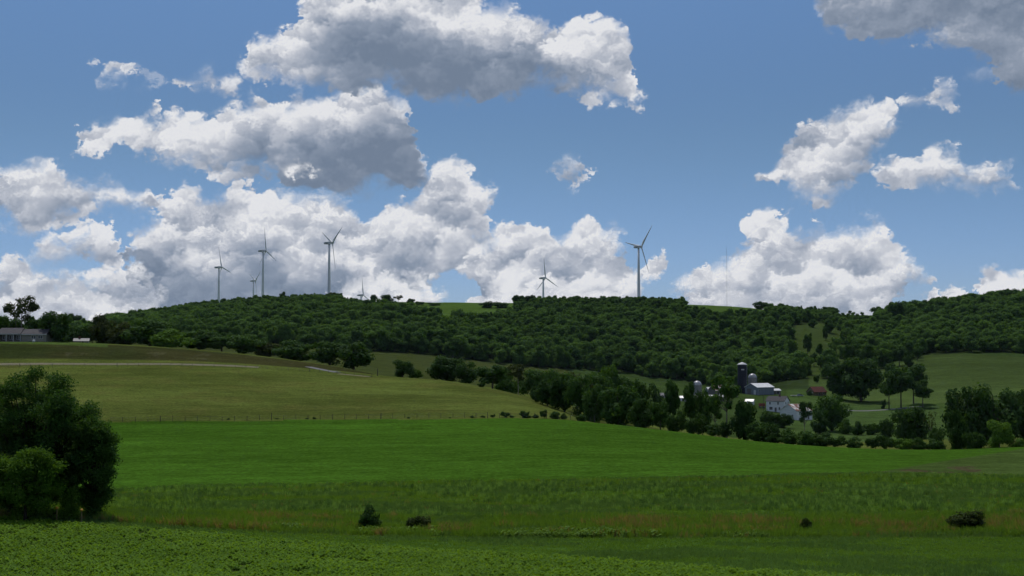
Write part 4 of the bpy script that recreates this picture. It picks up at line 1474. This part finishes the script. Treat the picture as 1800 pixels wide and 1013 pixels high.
def turbine(X, d, yhub, phase, label):
    x = col_x(X - 5 * 1790 / d, d)
    z0 = gz(X, d)
    zh = (HZ - yhub) / F_PX * d
    hgt = zh - z0
    t = thing('wind_turbine', label, 'wind turbine', (x, d, z0), T_YAW, 'wind turbines on the ridge')
    MB().lathe([(2.15, -2), (2.1, 0), (1.85, hgt * 0.35), (1.5, hgt * 0.7), (1.18, hgt - 1.7)], 28).build('tower', WHITE_T, t, smooth=True)
    nb = MB()
    secs = [(-7.3, 1.15, -0.9, 1.1), (-6.8, 1.5, -1.35, 1.5), (-1.5, 1.75, -1.75, 1.75), (2.2, 1.7, -1.7, 1.6), (3.2, 1.25, -1.2, 1.2)]
    vs, fs = [], []
    for sx, hw, zb, zt in secs:
        vs += [(sx, -hw, zb), (sx, hw, zb), (sx, hw, zt), (sx, -hw, zt)]
    for j in range(len(secs) - 1):
        for i in range(4):
            k = (i + 1) % 4
            fs.append((j * 4 + i, j * 4 + k, j * 4 + 4 + k, j * 4 + 4 + i))
    fs += [(3, 2, 1, 0), (16, 17, 18, 19)]
    nb.add(vs, fs)
    nac = nb.build('nacelle', GREY_T, t, bevel=0.3)
    nac.location = (0, 0, hgt)
    nac.rotation_euler = (0, math.radians(-5), 0)
    vt = MB().box(-6.2, -2.8, -1.72, -1.66, -0.5, 0.35).box(-6.2, -2.8, 1.66, 1.72, -0.5, 0.35).build('vent', DARKV, nac)
    hb = MB()
    prof = [(0.0, 2.0), (0.7, 1.75), (1.25, 1.0), (1.45, 0.0), (1.4, -1.3), (0.0, -1.4)]
    hb.lathe(prof[::-1], 20)
    hub = hb.build('hub', GREY_T, t, smooth=True)
    R0 = Matrix.Rotation(math.radians(-5), 4, 'Y')
    pos = R0 @ Vector((4.6, 0, 0)) + Vector((0, 0, hgt))
    ax = (R0 @ Vector((1, 0, 0))).normalized()
    up = (R0 @ Vector((0, 0, 1))).normalized()
    side = ax.cross(up)                                   # to the right seen from the tail
    hub.matrix_local = Matrix.Translation(pos) @ R0 @ Matrix.Rotation(math.radians(90), 4, 'Y')
    for k in range(3):
        a = math.radians(phase + 120 * k)
        z_ = up * math.cos(a) + side * math.sin(a)
        y_ = ax
        x_ = y_.cross(z_)
        mt = Matrix((x_, y_, z_)).transposed().to_4x4()
        mt.translation = pos
        b = link('blade', BLADE, t)
        b.matrix_local = mt
    return t


turbine(388, 2240, 470, -13, 'leftmost turbine, one blade pointing almost straight up')
turbine(448, 2950, 494, 178, 'small distant turbine just left of a much taller one, one blade hanging down')
turbine(466, 2010, 441, -2, 'tall turbine second tallest of the left group, one blade straight up')
turbine(583, 1800, 427, 178, 'large turbine in a V shape with one blade hanging in front of the tower side')
turbine(638, 2540, 519, -2, 'half hidden turbine sunk behind the skyline with one blade upright')
turbine(959, 2260, 489, -3, 'mid sized turbine alone above the wood in the centre of the skyline')
turbine(1128, 1800, 434, 163, 'large turbine farthest right on the ridge')

# guyed lattice mast and three thin aerials
STEEL = simple_mat('galvanised_steel', (0.42, 0.42, 0.43), (0.34, 0.34, 0.35), rough=0.5)
DARKST = simple_mat('dark_steel', (0.05, 0.05, 0.055), rough=0.6)


def mast(X, d, ytop, w, label, guys=True, name='lattice_mast'):
    x = col_x(X, d); z = gz(X, d); h = (HZ - ytop) / F_PX * d - z
    t = thing(name, label, 'mast', (x, d, z))
    mb = MB()
    cs = [(w * math.cos(a), w * math.sin(a)) for a in (0.5, 2.6, 4.7)]
    for cx, cy in cs:
        mb.tube((cx, cy, -0.5), (cx, cy, h), w * 0.22, w * 0.22, 5)
    n = max(4, int(h / 2.2))
    for i in range(n):
        z0, z1 = h * i / n, h * (i + 1) / n
        for k in range(3):
            a, b = cs[k], cs[(k + 1) % 3]
            mb.tube((a[0], a[1], z0), (b[0], b[1], z1), w * 0.1, w * 0.1, 4, cap=False)
    mb.build('lattice', STEEL, t)
    MB().tube((0, 0, h), (0, 0, h + 1.8), 0.05, 0.03, 5).build('lightning_rod', DARKST, t)
    if guys:
        for k in range(3):
            a = 0.5 + k * 2.094
            g = MB()
            for f in (0.5, 0.95):
                ex, ey = math.cos(a) * h * 0.5, math.sin(a) * h * 0.5
                ez = float(ground_z(x + ex, d + ey)) - z
                g.tube((0, 0, h * f), (ex, ey, ez), 0.02, 0.02, 4, cap=False)
            g.build('guy_wire', STEEL, t)
    return t


mast(1278, 1720, 436, 0.16, 'very thin tall guyed lattice mast on the bare skyline right of the turbines')
mast(494, 1800, 505, 0.20, 'short thin aerial above the wood, left of two near the second turbine', False, 'radio_mast')
mast(502, 1800, 504, 0.20, 'short thin aerial above the wood, right of two near the second turbine', False, 'radio_mast')
mast(167, 1400, 554, 0.22, 'thin distant pole on the left skyline above the tree line', False, 'radio_mast')

# ================================================================== buildings
WALLW = simple_mat('white_clapboard', (0.74, 0.74, 0.74), (0.62, 0.62, 0.63), scale=1.0, rough=0.75, stretch=(0.3, 0.3, 4))
WALLG = simple_mat('blue_grey_metal_wall', (0.17, 0.20, 0.235), (0.13, 0.155, 0.185), scale=1.2, rough=0.6, stretch=(3, 3, 0.2))
WALLT = simple_mat('grey_tan_siding', (0.25, 0.235, 0.20), (0.20, 0.19, 0.165), scale=1.0, rough=0.8, stretch=(0.3, 0.3, 4))
WALLD = simple_mat('weathered_and_shaded_boards', (0.16, 0.15, 0.14), (0.10, 0.095, 0.09), scale=1.2, rough=0.9, stretch=(4, 4, 0.3))  # weathering on the sheds, and the painted shade of the porch wall
WALLY = simple_mat('ochre_wall', (0.20, 0.17, 0.11), (0.14, 0.12, 0.08), scale=1, rough=0.9)
ROOFW = simple_mat('pale_metal_roof', (0.80, 0.80, 0.79), (0.68, 0.68, 0.67), scale=0.6, rough=0.42, spec=0.5)
ROOFR = simple_mat('rust_streaked_roof', (0.78, 0.76, 0.73), (0.64, 0.60, 0.56), scale=0.6, rough=0.5, rust=((0.20, 0.085, 0.045), 0.28, 0.46))
ROOFD = simple_mat('dark_shingle_roof', (0.060, 0.058, 0.066), (0.042, 0.040, 0.046), scale=1.5, rough=0.85)
ROOFRED = simple_mat('red_roof', (0.12, 0.026, 0.020), (0.075, 0.024, 0.018), scale=0.8, rough=0.8)
ROOFGY = simple_mat('grey_roof', (0.16, 0.165, 0.17), (0.12, 0.12, 0.125), scale=0.8, rough=0.6)
GLASS = simple_mat('window_glass', (0.02, 0.022, 0.026), rough=0.12, spec=0.6)
TRIM = simple_mat('white_trim', (0.62, 0.62, 0.62), (0.54, 0.54, 0.54), rough=0.6)
DARKDOOR = simple_mat('dark_opening', (0.03, 0.03, 0.032), rough=0.8)


def opening(parent, side, u, z, w, h, L, W, name='window', pane=True, mat=None):
    """a framed opening; u runs along the wall from its middle"""
    if side in 'SN':
        s = -1 if side == 'S' else 1
        T = Matrix.Translation((u, s * W / 2, z)) @ Matrix.Rotation(0 if side == 'S' else math.pi, 4, 'Z')
    else:
        s = -1 if side == 'W' else 1
        T = Matrix.Translation((s * L / 2, u, z)) @ Matrix.Rotation(-math.pi / 2 if side == 'W' else math.pi / 2, 4, 'Z')
    f = MB()
    b = 0.12
    f.box(-w / 2 - b, w / 2 + b, -0.07, 0.03, h, h + b).box(-w / 2 - b, w / 2 + b, -0.07, 0.03, -b, 0)
    f.box(-w / 2 - b, -w / 2, -0.07, 0.03, 0, h).box(w / 2, w / 2 + b, -0.07, 0.03, 0, h)
    if pane and name == 'window':
        f.box(-w / 2, w / 2, -0.055, 0.0, h * 0.48, h * 0.53)
        if w > 1.3:
            f.box(-0.04, 0.04, -0.053, 0.0, 0, h)
    o = f.build(name, TRIM if name == 'window' else (mat or TRIM), parent)
    o.matrix_local = T
    p = MB().box(-w / 2, w / 2, -0.03, 0.02, 0, h).build('pane' if name == 'window' else 'door_leaf', GLASS if name == 'window' else (mat or DARKDOOR), o)
    return o


def gable(name, label, cat, X, d, L, W, wh, rh, th, wall, roof, wins=(), doors=(), over=0.4, dz=0.0, chimney=None):
    x = col_x(X, d)
    t = thing(name, label, cat, (x, d, gz(X, d) + dz), math.radians(th))
    hl, hw = L / 2, W / 2
    MB().add([(-hl, -hw, -2), (hl, -hw, -2), (hl, hw, -2), (-hl, hw, -2), (-hl, -hw, wh), (hl, -hw, wh), (hl, hw, wh), (-hl, hw, wh), (-hl, 0, wh + rh), (hl, 0, wh + rh)],
             [(0, 1, 5, 4), (2, 3, 7, 6), (1, 2, 6, 9, 5), (3, 0, 4, 8, 7), (3, 2, 1, 0), (4, 5, 9, 8), (6, 7, 8, 9)]).build('wall', wall, t)
    r = MB()
    sl = rh / hw
    for s in (-1, 1):
        y1, z1 = s * (hw + over), wh - over * sl + 0.06
        vs = []
        for xx in (-hl - over, hl + over):
            vs += [(xx, 0, wh + rh + 0.06), (xx, y1, z1), (xx, y1, z1 + 0.16), (xx, 0, wh + rh + 0.22)]
        fs = [(0, 1, 2, 3), (7, 6, 5, 4), (0, 4, 5, 1), (1, 5, 6, 2), (2, 6, 7, 3)]
        if s > 0:
            fs = [f[::-1] for f in fs]
        r.add(vs, fs)
    ro = r.build('roof', roof, t)
    if chimney:
        MB().box(chimney - 0.4, chimney + 0.4, -0.35, 0.35, wh + rh - 0.6, wh + rh + 1.1).build('chimney', simple_mat('chimney_brick', (0.16, 0.08, 0.06), rough=0.9), ro)
    for w_ in wins:
        opening(t, *w_, L, W)
    for w_ in doors:
        opening(t, *w_[:5], L, W, name='door', mat=w_[5] if len(w_) > 5 else None)
    return t


# long low house on the left rise
hs = thing('long_house', 'long low grey tan house with a dark roof and a porch on the left rise', 'house', (col_x(24, 552), 552, gz(24, 552) + 0.1), math.radians(2))
MB().box(-15, -4.7, -3.6, 4.2, -1.5, 2.55).box(4.2, 13.6, -3.6, 4.2, -1.5, 2.55).build('wall', WALLT, hs)
MB().box(-4.7, 4.2, -1.0, 4.2, -1.5, 2.55).build('porch_wall', WALLD, hs)  # darker than the siding: porch shade put into the wall colour


def slab_roof(x0, x1, yf, yb, ze, zr, parent, mat):
    r = MB()
    ym = (yf + yb) / 2
    for y1 in (yf, yb):
        vs = []
        for xx in (x0, x1):
            vs += [(xx, ym, zr), (xx, y1, ze), (xx, y1, ze + 0.18), (xx, ym, zr + 0.18)]
        fs = [(0, 1, 2, 3), (7, 6, 5, 4), (0, 4, 5, 1), (1, 5, 6, 2), (2, 6, 7, 3)]
        r.add(vs, fs if y1 == yf else [f[::-1] for f in fs])
    for xx in (x0 + 0.3, x1 - 0.3):
        s = 1 if xx < (x0 + x1) / 2 else -1
        r.add([(xx, yf + 0.4, ze), (xx, yb - 0.4, ze), (xx, ym, zr), (xx + s * 0.1, yf + 0.4, ze), (xx + s * 0.1, yb - 0.4, ze), (xx + s * 0.1, ym, zr)],
              [(0, 1, 2), (5, 4, 3), (0, 3, 4, 1), (1, 4, 5, 2), (2, 5, 3, 0)])
    return r.build('roof', mat, parent)


slab_roof(-15.4, -4.9, -4.2, 4.8, 2.56, 4.55, hs, ROOFD)
slab_roof(-4.75, 4.0, -4.0, 4.8, 2.70, 4.95, hs, ROOFD)
slab_roof(4.15, 14.0, -4.2, 4.8, 2.56, 4.5, hs, ROOFD)
MB().box(-15.4, -4.9, -4.32, -4.22, 2.42, 2.66).box(-4.7, 3.95, -4.12, -4.02, 2.55, 2.80).box(4.2, 14.0, -4.32, -4.22, 2.42, 2.66).build('gutter', TRIM, hs)
for px in (-4.3, -1.6, 1.1, 3.8):
    MB().box(px - 0.08, px + 0.08, -3.75, -3.6, -0.3, 2.68).build('porch_post', TRIM, hs)
MB().box(-4.65, 4.15, -3.7, -1.05, -1.0, 0.0).build('porch_floor', WALLD, hs)


def flat_window(parent, x0, x1, z0, z1, y):
    o = MB().box(x0 - 0.1, x1 + 0.1, y - 0.05, y, z1, z1 + 0.1).box(x0 - 0.1, x1 + 0.1, y - 0.05, y, z0 - 0.1, z0).box(x0 - 0.1, x0, y - 0.05, y, z0, z1).box(x1, x1 + 0.1, y - 0.05, y, z0, z1).box((x0 + x1) / 2 - 0.05, (x0 + x1) / 2 + 0.05, y - 0.05, y, z0, z1).build('window', TRIM, parent)
    MB().box(x0, x1, y - 0.03, y + 0.01, z0, z1).build('pane', GLASS, o)


for a, b in ((8.0, 9.6), (10.6, 12.2)):
    flat_window(hs, a, b, 0.95, 2.05, -3.6)
for a, b in ((-3.8, -2.2), (-1.2, 0.4), (1.6, 3.0)):
    flat_window(hs, a, b, 0.7, 2.1, -1.0)
flat_window(hs, -9.6, -8.0, 0.95, 2.05, -3.6)
# white tank in front of it
tk = thing('garden_tank', 'small white tank on the lawn in front of the long house', 'tank', (col_x(60, 545), 545, gz(60, 545)))
MB().lathe([(0.0, 0), (0.5, 0), (0.55, 0.6), (0.4, 0.85), (0.0, 0.95)], 14).build('tank_body', TRIM, tk, smooth=True)
MB().lathe([(0.0, 0.94), (0.14, 0.94), (0.14, 1.05), (0, 1.06)], 10).build('lid', GREY_T, tk)

gable('garden_shed', 'low shed with a pale grey roof and a chimney behind the left rise', 'shed', 144, 566, 5.4, 4.2, 2.0, 0.95, 12, WALLT, ROOFGY, doors=[('S', 0.6, 0, 0.9, 1.9)], dz=-1.5, chimney=-0.8)

# farmyard
gable('farmhouse', 'white two storey farmhouse with a dark roof and small windows', 'house', 1366, 826, 11.2, 7.6, 6.0, 2.6, -34, WALLW, ROOFD,
      wins=[('S', -3.2, 4.0, 0.8, 1.3), ('S', 1.8, 4.0, 0.8, 1.3), ('S', -2.6, 1.0, 1.9, 1.5), ('S', 2.6, 1.1, 0.8, 1.3), ('E', -1.6, 4.2, 0.8, 1.2), ('E', 1.8, 4.2, 0.8, 1.2), ('E', 1.2, 1.1, 0.9, 1.3)],
      doors=[('S', 0.3, 0, 0.95, 2.1, WALLD)], chimney=1.2)
gable('white_barn', 'white barn with a rust streaked pale roof nearest the viewer', 'barn', 1398, 790, 13.5, 11.5, 4.7, 3.4, 40, WALLW, ROOFR,
      doors=[('S', 3.6, 0, 1.0, 2.2, WALLD), ('W', 0.8, 0, 2.6, 2.8, WALLW)], wins=[('W', -3.0, 1.6, 0.8, 0.9), ('S', -2.2, 1.8, 0.8, 0.9)])
gable('machinery_barn', 'large blue grey metal barn with a pale roof beside the blue silo', 'barn', 1334, 905, 14.5, 11.0, 4.4, 2.3, 34, WALLG, ROOFW,
      doors=[('W', 1.6, 0, 3.4, 3.4, WALLD), ('W', -3.4, 0, 1.6, 2.6, TRIM)], wins=[('S', -5.2, 1.8, 0.9, 1.2)])
gable('lean_to_shed', 'small shed with a white roof at the right end of the blue grey barn', 'shed', 1362, 912, 4.6, 5.0, 2.2, 1.0, 20, WALLD, ROOFW, doors=[('S', 0.4, 0, 1.8, 1.9)])
gable('dairy_barn', 'big rust streaked roof barn half hidden behind the tallest farm tree', 'barn', 1270, 885, 15.5, 9.0, 4.2, 3.0, 22, WALLD, ROOFR,
      doors=[('S', 1.0, 0, 2.6, 2.8)], wins=[('S', -4.6, 1.2, 1.0, 0.8), ('S', 5.0, 1.2, 1.0, 0.8)])
gable('milking_shed', 'small white roofed shed joined to the left of the rust streaked barn', 'shed', 1250, 893, 6.0, 6.0, 3.4, 2.0, 15, WALLG, ROOFW, doors=[('S', 0, 0, 1.6, 2.2)])
gable('cattle_shed', 'long low shed with a white roof in front of the rust streaked barn', 'shed', 1246, 862, 17.0, 5.0, 2.0, 1.1, 4, WALLD, ROOFW, doors=[('S', -3.0, 0, 2.2, 1.7), ('S', 4.0, 0, 2.2, 1.7)])
gable('calf_shed', 'little white roofed shed seen between the slender hedge trees', 'shed', 1201, 850, 4.4, 3.6, 1.9, 1.0, -15, WALLW, ROOFW, doors=[('S', 0, 0, 1.2, 1.7)])
gable('feed_shed', 'narrow white roofed shed right of the tallest farm tree', 'shed', 1317, 850, 4.6, 3.4, 1.9, 1.1, -24, WALLW, ROOFW, doors=[('S', 0, 0, 1.2, 1.7)])
gable('root_cellar', 'low grey roofed shed in the pasture left of the slender hedge trees', 'shed', 1168, 870, 5.6, 4.0, 1.4, 1.3, 8, WALLD, ROOFGY, doors=[('S', 0, 0, 1.2, 1.3)])
gable('red_roofed_house', 'small house with a faded red roof behind the farmyard', 'house', 1434, 938, 10.5, 7.5, 2.4, 3.2, 30, WALLY, ROOFRED,
      wins=[('W', 1.4, 0.9, 0.9, 1.1), ('W', -1.6, 0.9, 0.9, 1.1), ('S', 2.5, 0.9, 1.0, 1.1)], doors=[('S', -1.0, 0, 1.0, 2.0)])

# silos
BLUE = simple_mat('blue_silo_steel', (0.017, 0.021, 0.034), (0.013, 0.016, 0.026), scale=0.6, rough=0.6, spec=0.25)
CONC = simple_mat('silo_staves', (0.24, 0.235, 0.23), (0.18, 0.175, 0.17), scale=1.2, rough=0.9)
DOME = simple_mat('dome_metal', (0.42, 0.42, 0.42), (0.30, 0.30, 0.31), scale=0.6, rough=0.35, metal=0.2)


def silo(name, label, X, d, yb, yt, r, cap, wallm, capm, marks=False):
    x = col_x(X, d); z = gz(X, d)
    h = (HZ - yb) / F_PX * d - z
    ht = (HZ - yt) / F_PX * d - z
    t = thing(name, label, 'silo', (x, d, z))
    prof = [(r, -2)]
    zz = 0.0
    while zz < h - 1.4:
        prof += [(r, zz), (r + 0.06, zz + 0.02), (r + 0.06, zz + 0.12), (r, zz + 0.14)]
        zz += 1.4
    prof.append((r, h))
    MB().lathe(prof, 32).build('silo_wall', wallm, t, smooth=False)
    k = ht - h
    if cap == 'cone':
        pr = [(0.0, h + 0.02), (r + 0.35, h + 0.02), (r + 0.35, h + 0.2), (r * 0.75, h + k * 0.55), (r * 0.3, h + k * 0.9), (0.45, h + k), (0.0, h + k + 0.05)]
    else:
        pr = [(0.0, h + 0.02), (r + 0.1, h + 0.02)] + [(r * math.cos(a) + 0.02, h + 0.1 + k * math.sin(a)) for a in np.linspace(0.05, 1.5, 9)] + [(0, ht + 0.12)]
    MB().lathe(pr, 32).build('silo_roof', capm, t, smooth=True)
    if marks:
        # pale lettering plate bolted high on the wall: short raised strokes
        g = MB()
        for i, a in enumerate(np.linspace(-1.86, -1.36, 7)):
            px, py = (r + 0.09) * math.cos(a), (r + 0.09) * math.sin(a)
            s = 0.26
            for zz_, hh in ((h - 3.4, 0.75),) if i % 2 == 0 else ((h - 3.4, 0.16), (h - 2.85, 0.16)):
                g.box(px - s / 2, px + s / 2, py - 0.04, py + 0.04, zz_, zz_ + hh)
        g.build('lettering', TRIM, t)
    la = MB()
    a = -0.5
    lx, ly = (r + 0.25) * math.cos(a), (r + 0.25) * math.sin(a)
    la.tube((lx - 0.2, ly, 0), (lx - 0.2, ly, h), 0.04, 0.04, 4).tube((lx + 0.2, ly, 0), (lx + 0.2, ly, h), 0.04, 0.04, 4)
    for i in range(int(h / 0.6)):
        la.tube((lx - 0.2, ly, i * 0.6 + 0.3), (lx + 0.2, ly, i * 0.6 + 0.3), 0.025, 0.025, 4, cap=False)
    la.build('ladder', STEEL, t)
    return t


silo('steel_silo', 'tall dark blue silo with a white cone roof and small pale lettering', 1304, 915, 641.5, 637, 2.95, 'cone', BLUE, TRIM, marks=True)
silo('dome_silo', 'grey silo with a rounded metal dome right of the tall blue one', 1322, 925, 664, 657, 2.75, 'dome', CONC, DOME)
silo('dome_silo', 'grey domed silo standing apart at the left end of the farm', 1225, 905, 677, 669.5, 2.75, 'dome', CONC, DOME)

# vehicles in the yard
CARP = simple_mat('pale_car_paint', (0.35, 0.38, 0.43), (0.30, 0.33, 0.38), rough=0.3, spec=0.6)
TYRE = simple_mat('tyre_rubber', (0.02, 0.02, 0.02), rough=0.9)
RED = simple_mat('red_machine_paint', (0.22, 0.03, 0.022), (0.15, 0.022, 0.02), rough=0.5)


def wheels(t, xs, ys, r=0.33, w=0.2):
    for x in xs:
        for y in ys:
            o = MB().lathe([(0, -w / 2), (r * 0.55, -w / 2), (r, -w * 0.4), (r, w * 0.4), (r * 0.55, w / 2), (0, w / 2)], 16).build('wheel', TYRE, t)
            o.location = (x, y, r)
            o.rotation_euler = (math.pi / 2, 0, 0)
            h_ = MB().lathe([(0, -w / 2 - 0.02), (r * 0.5, -w / 2 - 0.02), (r * 0.5, w / 2 + 0.02), (0, w / 2 + 0.02)], 12).build('rim', STEEL, o)


pk = thing('parked_car', 'pale blue grey car parked in the yard left of the red roofed house', 'car', (col_x(1405, 905), 905, gz(1405, 905) + 0.1), 0.25)
MB().add([(-2.2, y, z) for y in (-.85, .85) for z in (.35, .85)] + [(2.2, y, z) for y in (-.85, .85) for z in (.35, .8)], [(0, 1, 3, 2), (4, 6, 7, 5), (0, 4, 5, 1), (2, 3, 7, 6), (1, 5, 7, 3), (0, 2, 6, 4)]).build('body', CARP, pk, bevel=0.1)
cab = MB().add([(-1.7, -.8, .83), (-1.7, .8, .83), (1.3, .8, .82), (1.3, -.8, .82), (-1.2, -.65, 1.42), (-1.2, .65, 1.42), (.5, .65, 1.42), (.5, -.65, 1.42)],
               [(0, 3, 7, 4), (1, 5, 6, 2), (0, 4, 5, 1), (3, 2, 6, 7), (4, 7, 6, 5)]).build('cabin_glass', GLASS, pk)
MB().box(-1.22, .52, -.67, .67, 1.42, 1.47).build('cabin_roof', CARP, pk)
wheels(pk, (-1.35, 1.35), (-.8, .8))
bt = thing('flat_trailer', 'low white flat trailer parked left of the pale blue grey car', 'trailer', (col_x(1394, 900), 900, gz(1394, 900) + 0.1), 0.1)
MB().box(-2.0, 2.0, -0.9, 0.9, 0.5, 0.75).build('deck', TRIM, bt, bevel=0.04)
MB().tube((2.0, 0, 0.55), (3.0, 0, 0.45), 0.06, 0.05, 6).build('drawbar', DARKST, bt)
wheels(bt, (-0.4, 0.45), (-.95, .95), 0.3)
wg = thing('farm_wagon', 'small red farm wagon beside the left wall of the farmhouse', 'wagon', (col_x(1338, 838), 838, gz(1338, 838)), 0.15)
MB().box(-1.7, 1.7, -1.0, 1.0, 1.05, 1.2).box(-1.7, 1.7, -1.05, -0.97, 1.2, 2.6).box(-1.7, 1.7, 0.97, 1.05, 1.2, 2.6).box(-1.75, -1.67, -0.96, 0.96, 1.2, 2.6).box(1.67, 1.75, -0.96, 0.96, 1.2, 2.6).build('wagon_box', RED, wg)
wheels(wg, (-1.1, 1.1), (-.95, .95), 0.5)
MB().tube((1.7, 0, 0.8), (3.2, 0, 0.5), 0.06, 0.05, 6).build('drawbar', DARKST, wg)

# ================================================================== fences and poles
POST = simple_mat('fence_post', (0.085, 0.075, 0.06), (0.05, 0.045, 0.035), rough=0.95)
WIRE = simple_mat('fence_wire', (0.12, 0.12, 0.12), rough=0.6)


def fence(label, pts, spacing, h, r, wires=3, name='wire_fence'):
    """posts every so many metres along (column, distance) points"""
    P3 = [(col_x(*p), p[1]) for p in pts]
    t = thing(name, label, 'fence', (P3[0][0], P3[0][1], float(ground_z(*P3[0]))))
    o0 = Vector(t.location)
    post, carry = [], 0.0
    for (x0, y0), (x1, y1) in zip(P3[:-1], P3[1:]):
        L = math.hypot(x1 - x0, y1 - y0)
        s = carry
        while s < L:
            post.append((x0 + (x1 - x0) * s / L, y0 + (y1 - y0) * s / L))
            s += spacing
        carry = s - L
    post = post[:100]
    tops = []
    for i, (x, y) in enumerate(post):
        z = float(ground_z(x, y))
        hh = h * random.uniform(0.8, 1.12) * (1.2 if i % 9 == 4 else 1)
        rr = r * random.uniform(0.8, 1.2) * (1.7 if i % 9 == 4 else 1)
        lean = random.uniform(-0.08, 0.08)
        b = Vector((x, y, z)) - o0
        p = MB().tube((0, 0, -0.4), (lean, 0, hh), rr, rr * 0.85, 6).build('post', POST, t)
        p.location = b
        tops.append((b, hh))
    w = MB()
    for k in range(wires):
        f = (k + 1) / (wires + 0.3)
        for (a, ha), (b, hb) in zip(tops[:-1], tops[1:]):
            w.tube(a + Vector((0, -0.06, h * 0.9 * f)), b + Vector((0, -0.06, h * 0.9 * f)), 0.012, 0.012, 4, cap=False)
    w.build('wire', WIRE, t)
    return t


fence('long wire fence on thin posts between the olive pasture and the bright green field', [(196, 343.5), (400, 346.5), (600, 349.5), (800, 349.5), (1050, 340)], 2.95, 1.35, 0.055)
fence('wire fence beside the pale dirt track on the left slope', [(-40, 478), (270, 480), (420, 481), (560, 480), (660, 468)], 3.6, 1.15, 0.055)
fence('short paddock fence with pale posts below the farm road', [(1502, 735), (1520, 735), (1540, 742)], 2.2, 1.2, 0.05)


def pole(X, d, ytop, label, cross=True):
    x = col_x(X, d); z = gz(X, d); h = (HZ - ytop) / F_PX * d - z
    t = thing('utility_pole', label, 'utility pole', (x, d, z), 0.3)
    MB().tube((0, 0, -1), (0, 0, h), 0.16, 0.11, 8).build('pole', POST, t)
    if cross:
        MB().box(-1.1, 1.1, -0.06, 0.06, h - 0.9, h - 0.76).build('crossarm', POST, t)
        for sx in (-1.0, 1.0):
            MB().lathe([(0, h - 0.76), (0.06, h - 0.76), (0.05, h - 0.6), (0, h - 0.58)], 8, (sx, 0, 0)).build('insulator', GREY_T, t)
    return t


pole(28, 562, 562, 'thin utility pole behind the roof of the long house')
pole(664, 480, 648, 'short dark pole at the end of the dirt track', False)
pole(1341, 826, 695, 'thin utility pole at the left corner of the farmhouse')


# ================================================================== the air
def haze(density):
    mt = bpy.data.materials.new('haze')
    mt.use_nodes = True
    nt = mt.node_tree
    nt.nodes.clear()
    o = nt.nodes.new('ShaderNodeOutputMaterial')
    v = nt.nodes.new('ShaderNodeVolumePrincipled')
    v.inputs['Color'].default_value = (0.62, 0.80, 1.0, 1)
    v.inputs['Density'].default_value = density
    v.inputs['Anisotropy'].default_value = 0.2
    nt.links.new(v.outputs[0], o.inputs['Volume'])
    zs = GZ[(GD > -250)].min() - 1.0
    tag(MB().box(-6500, 6500, -230, 6200, float(zs), 215.0).build('haze', mt), kind='stuff')


haze(0.9e-5)
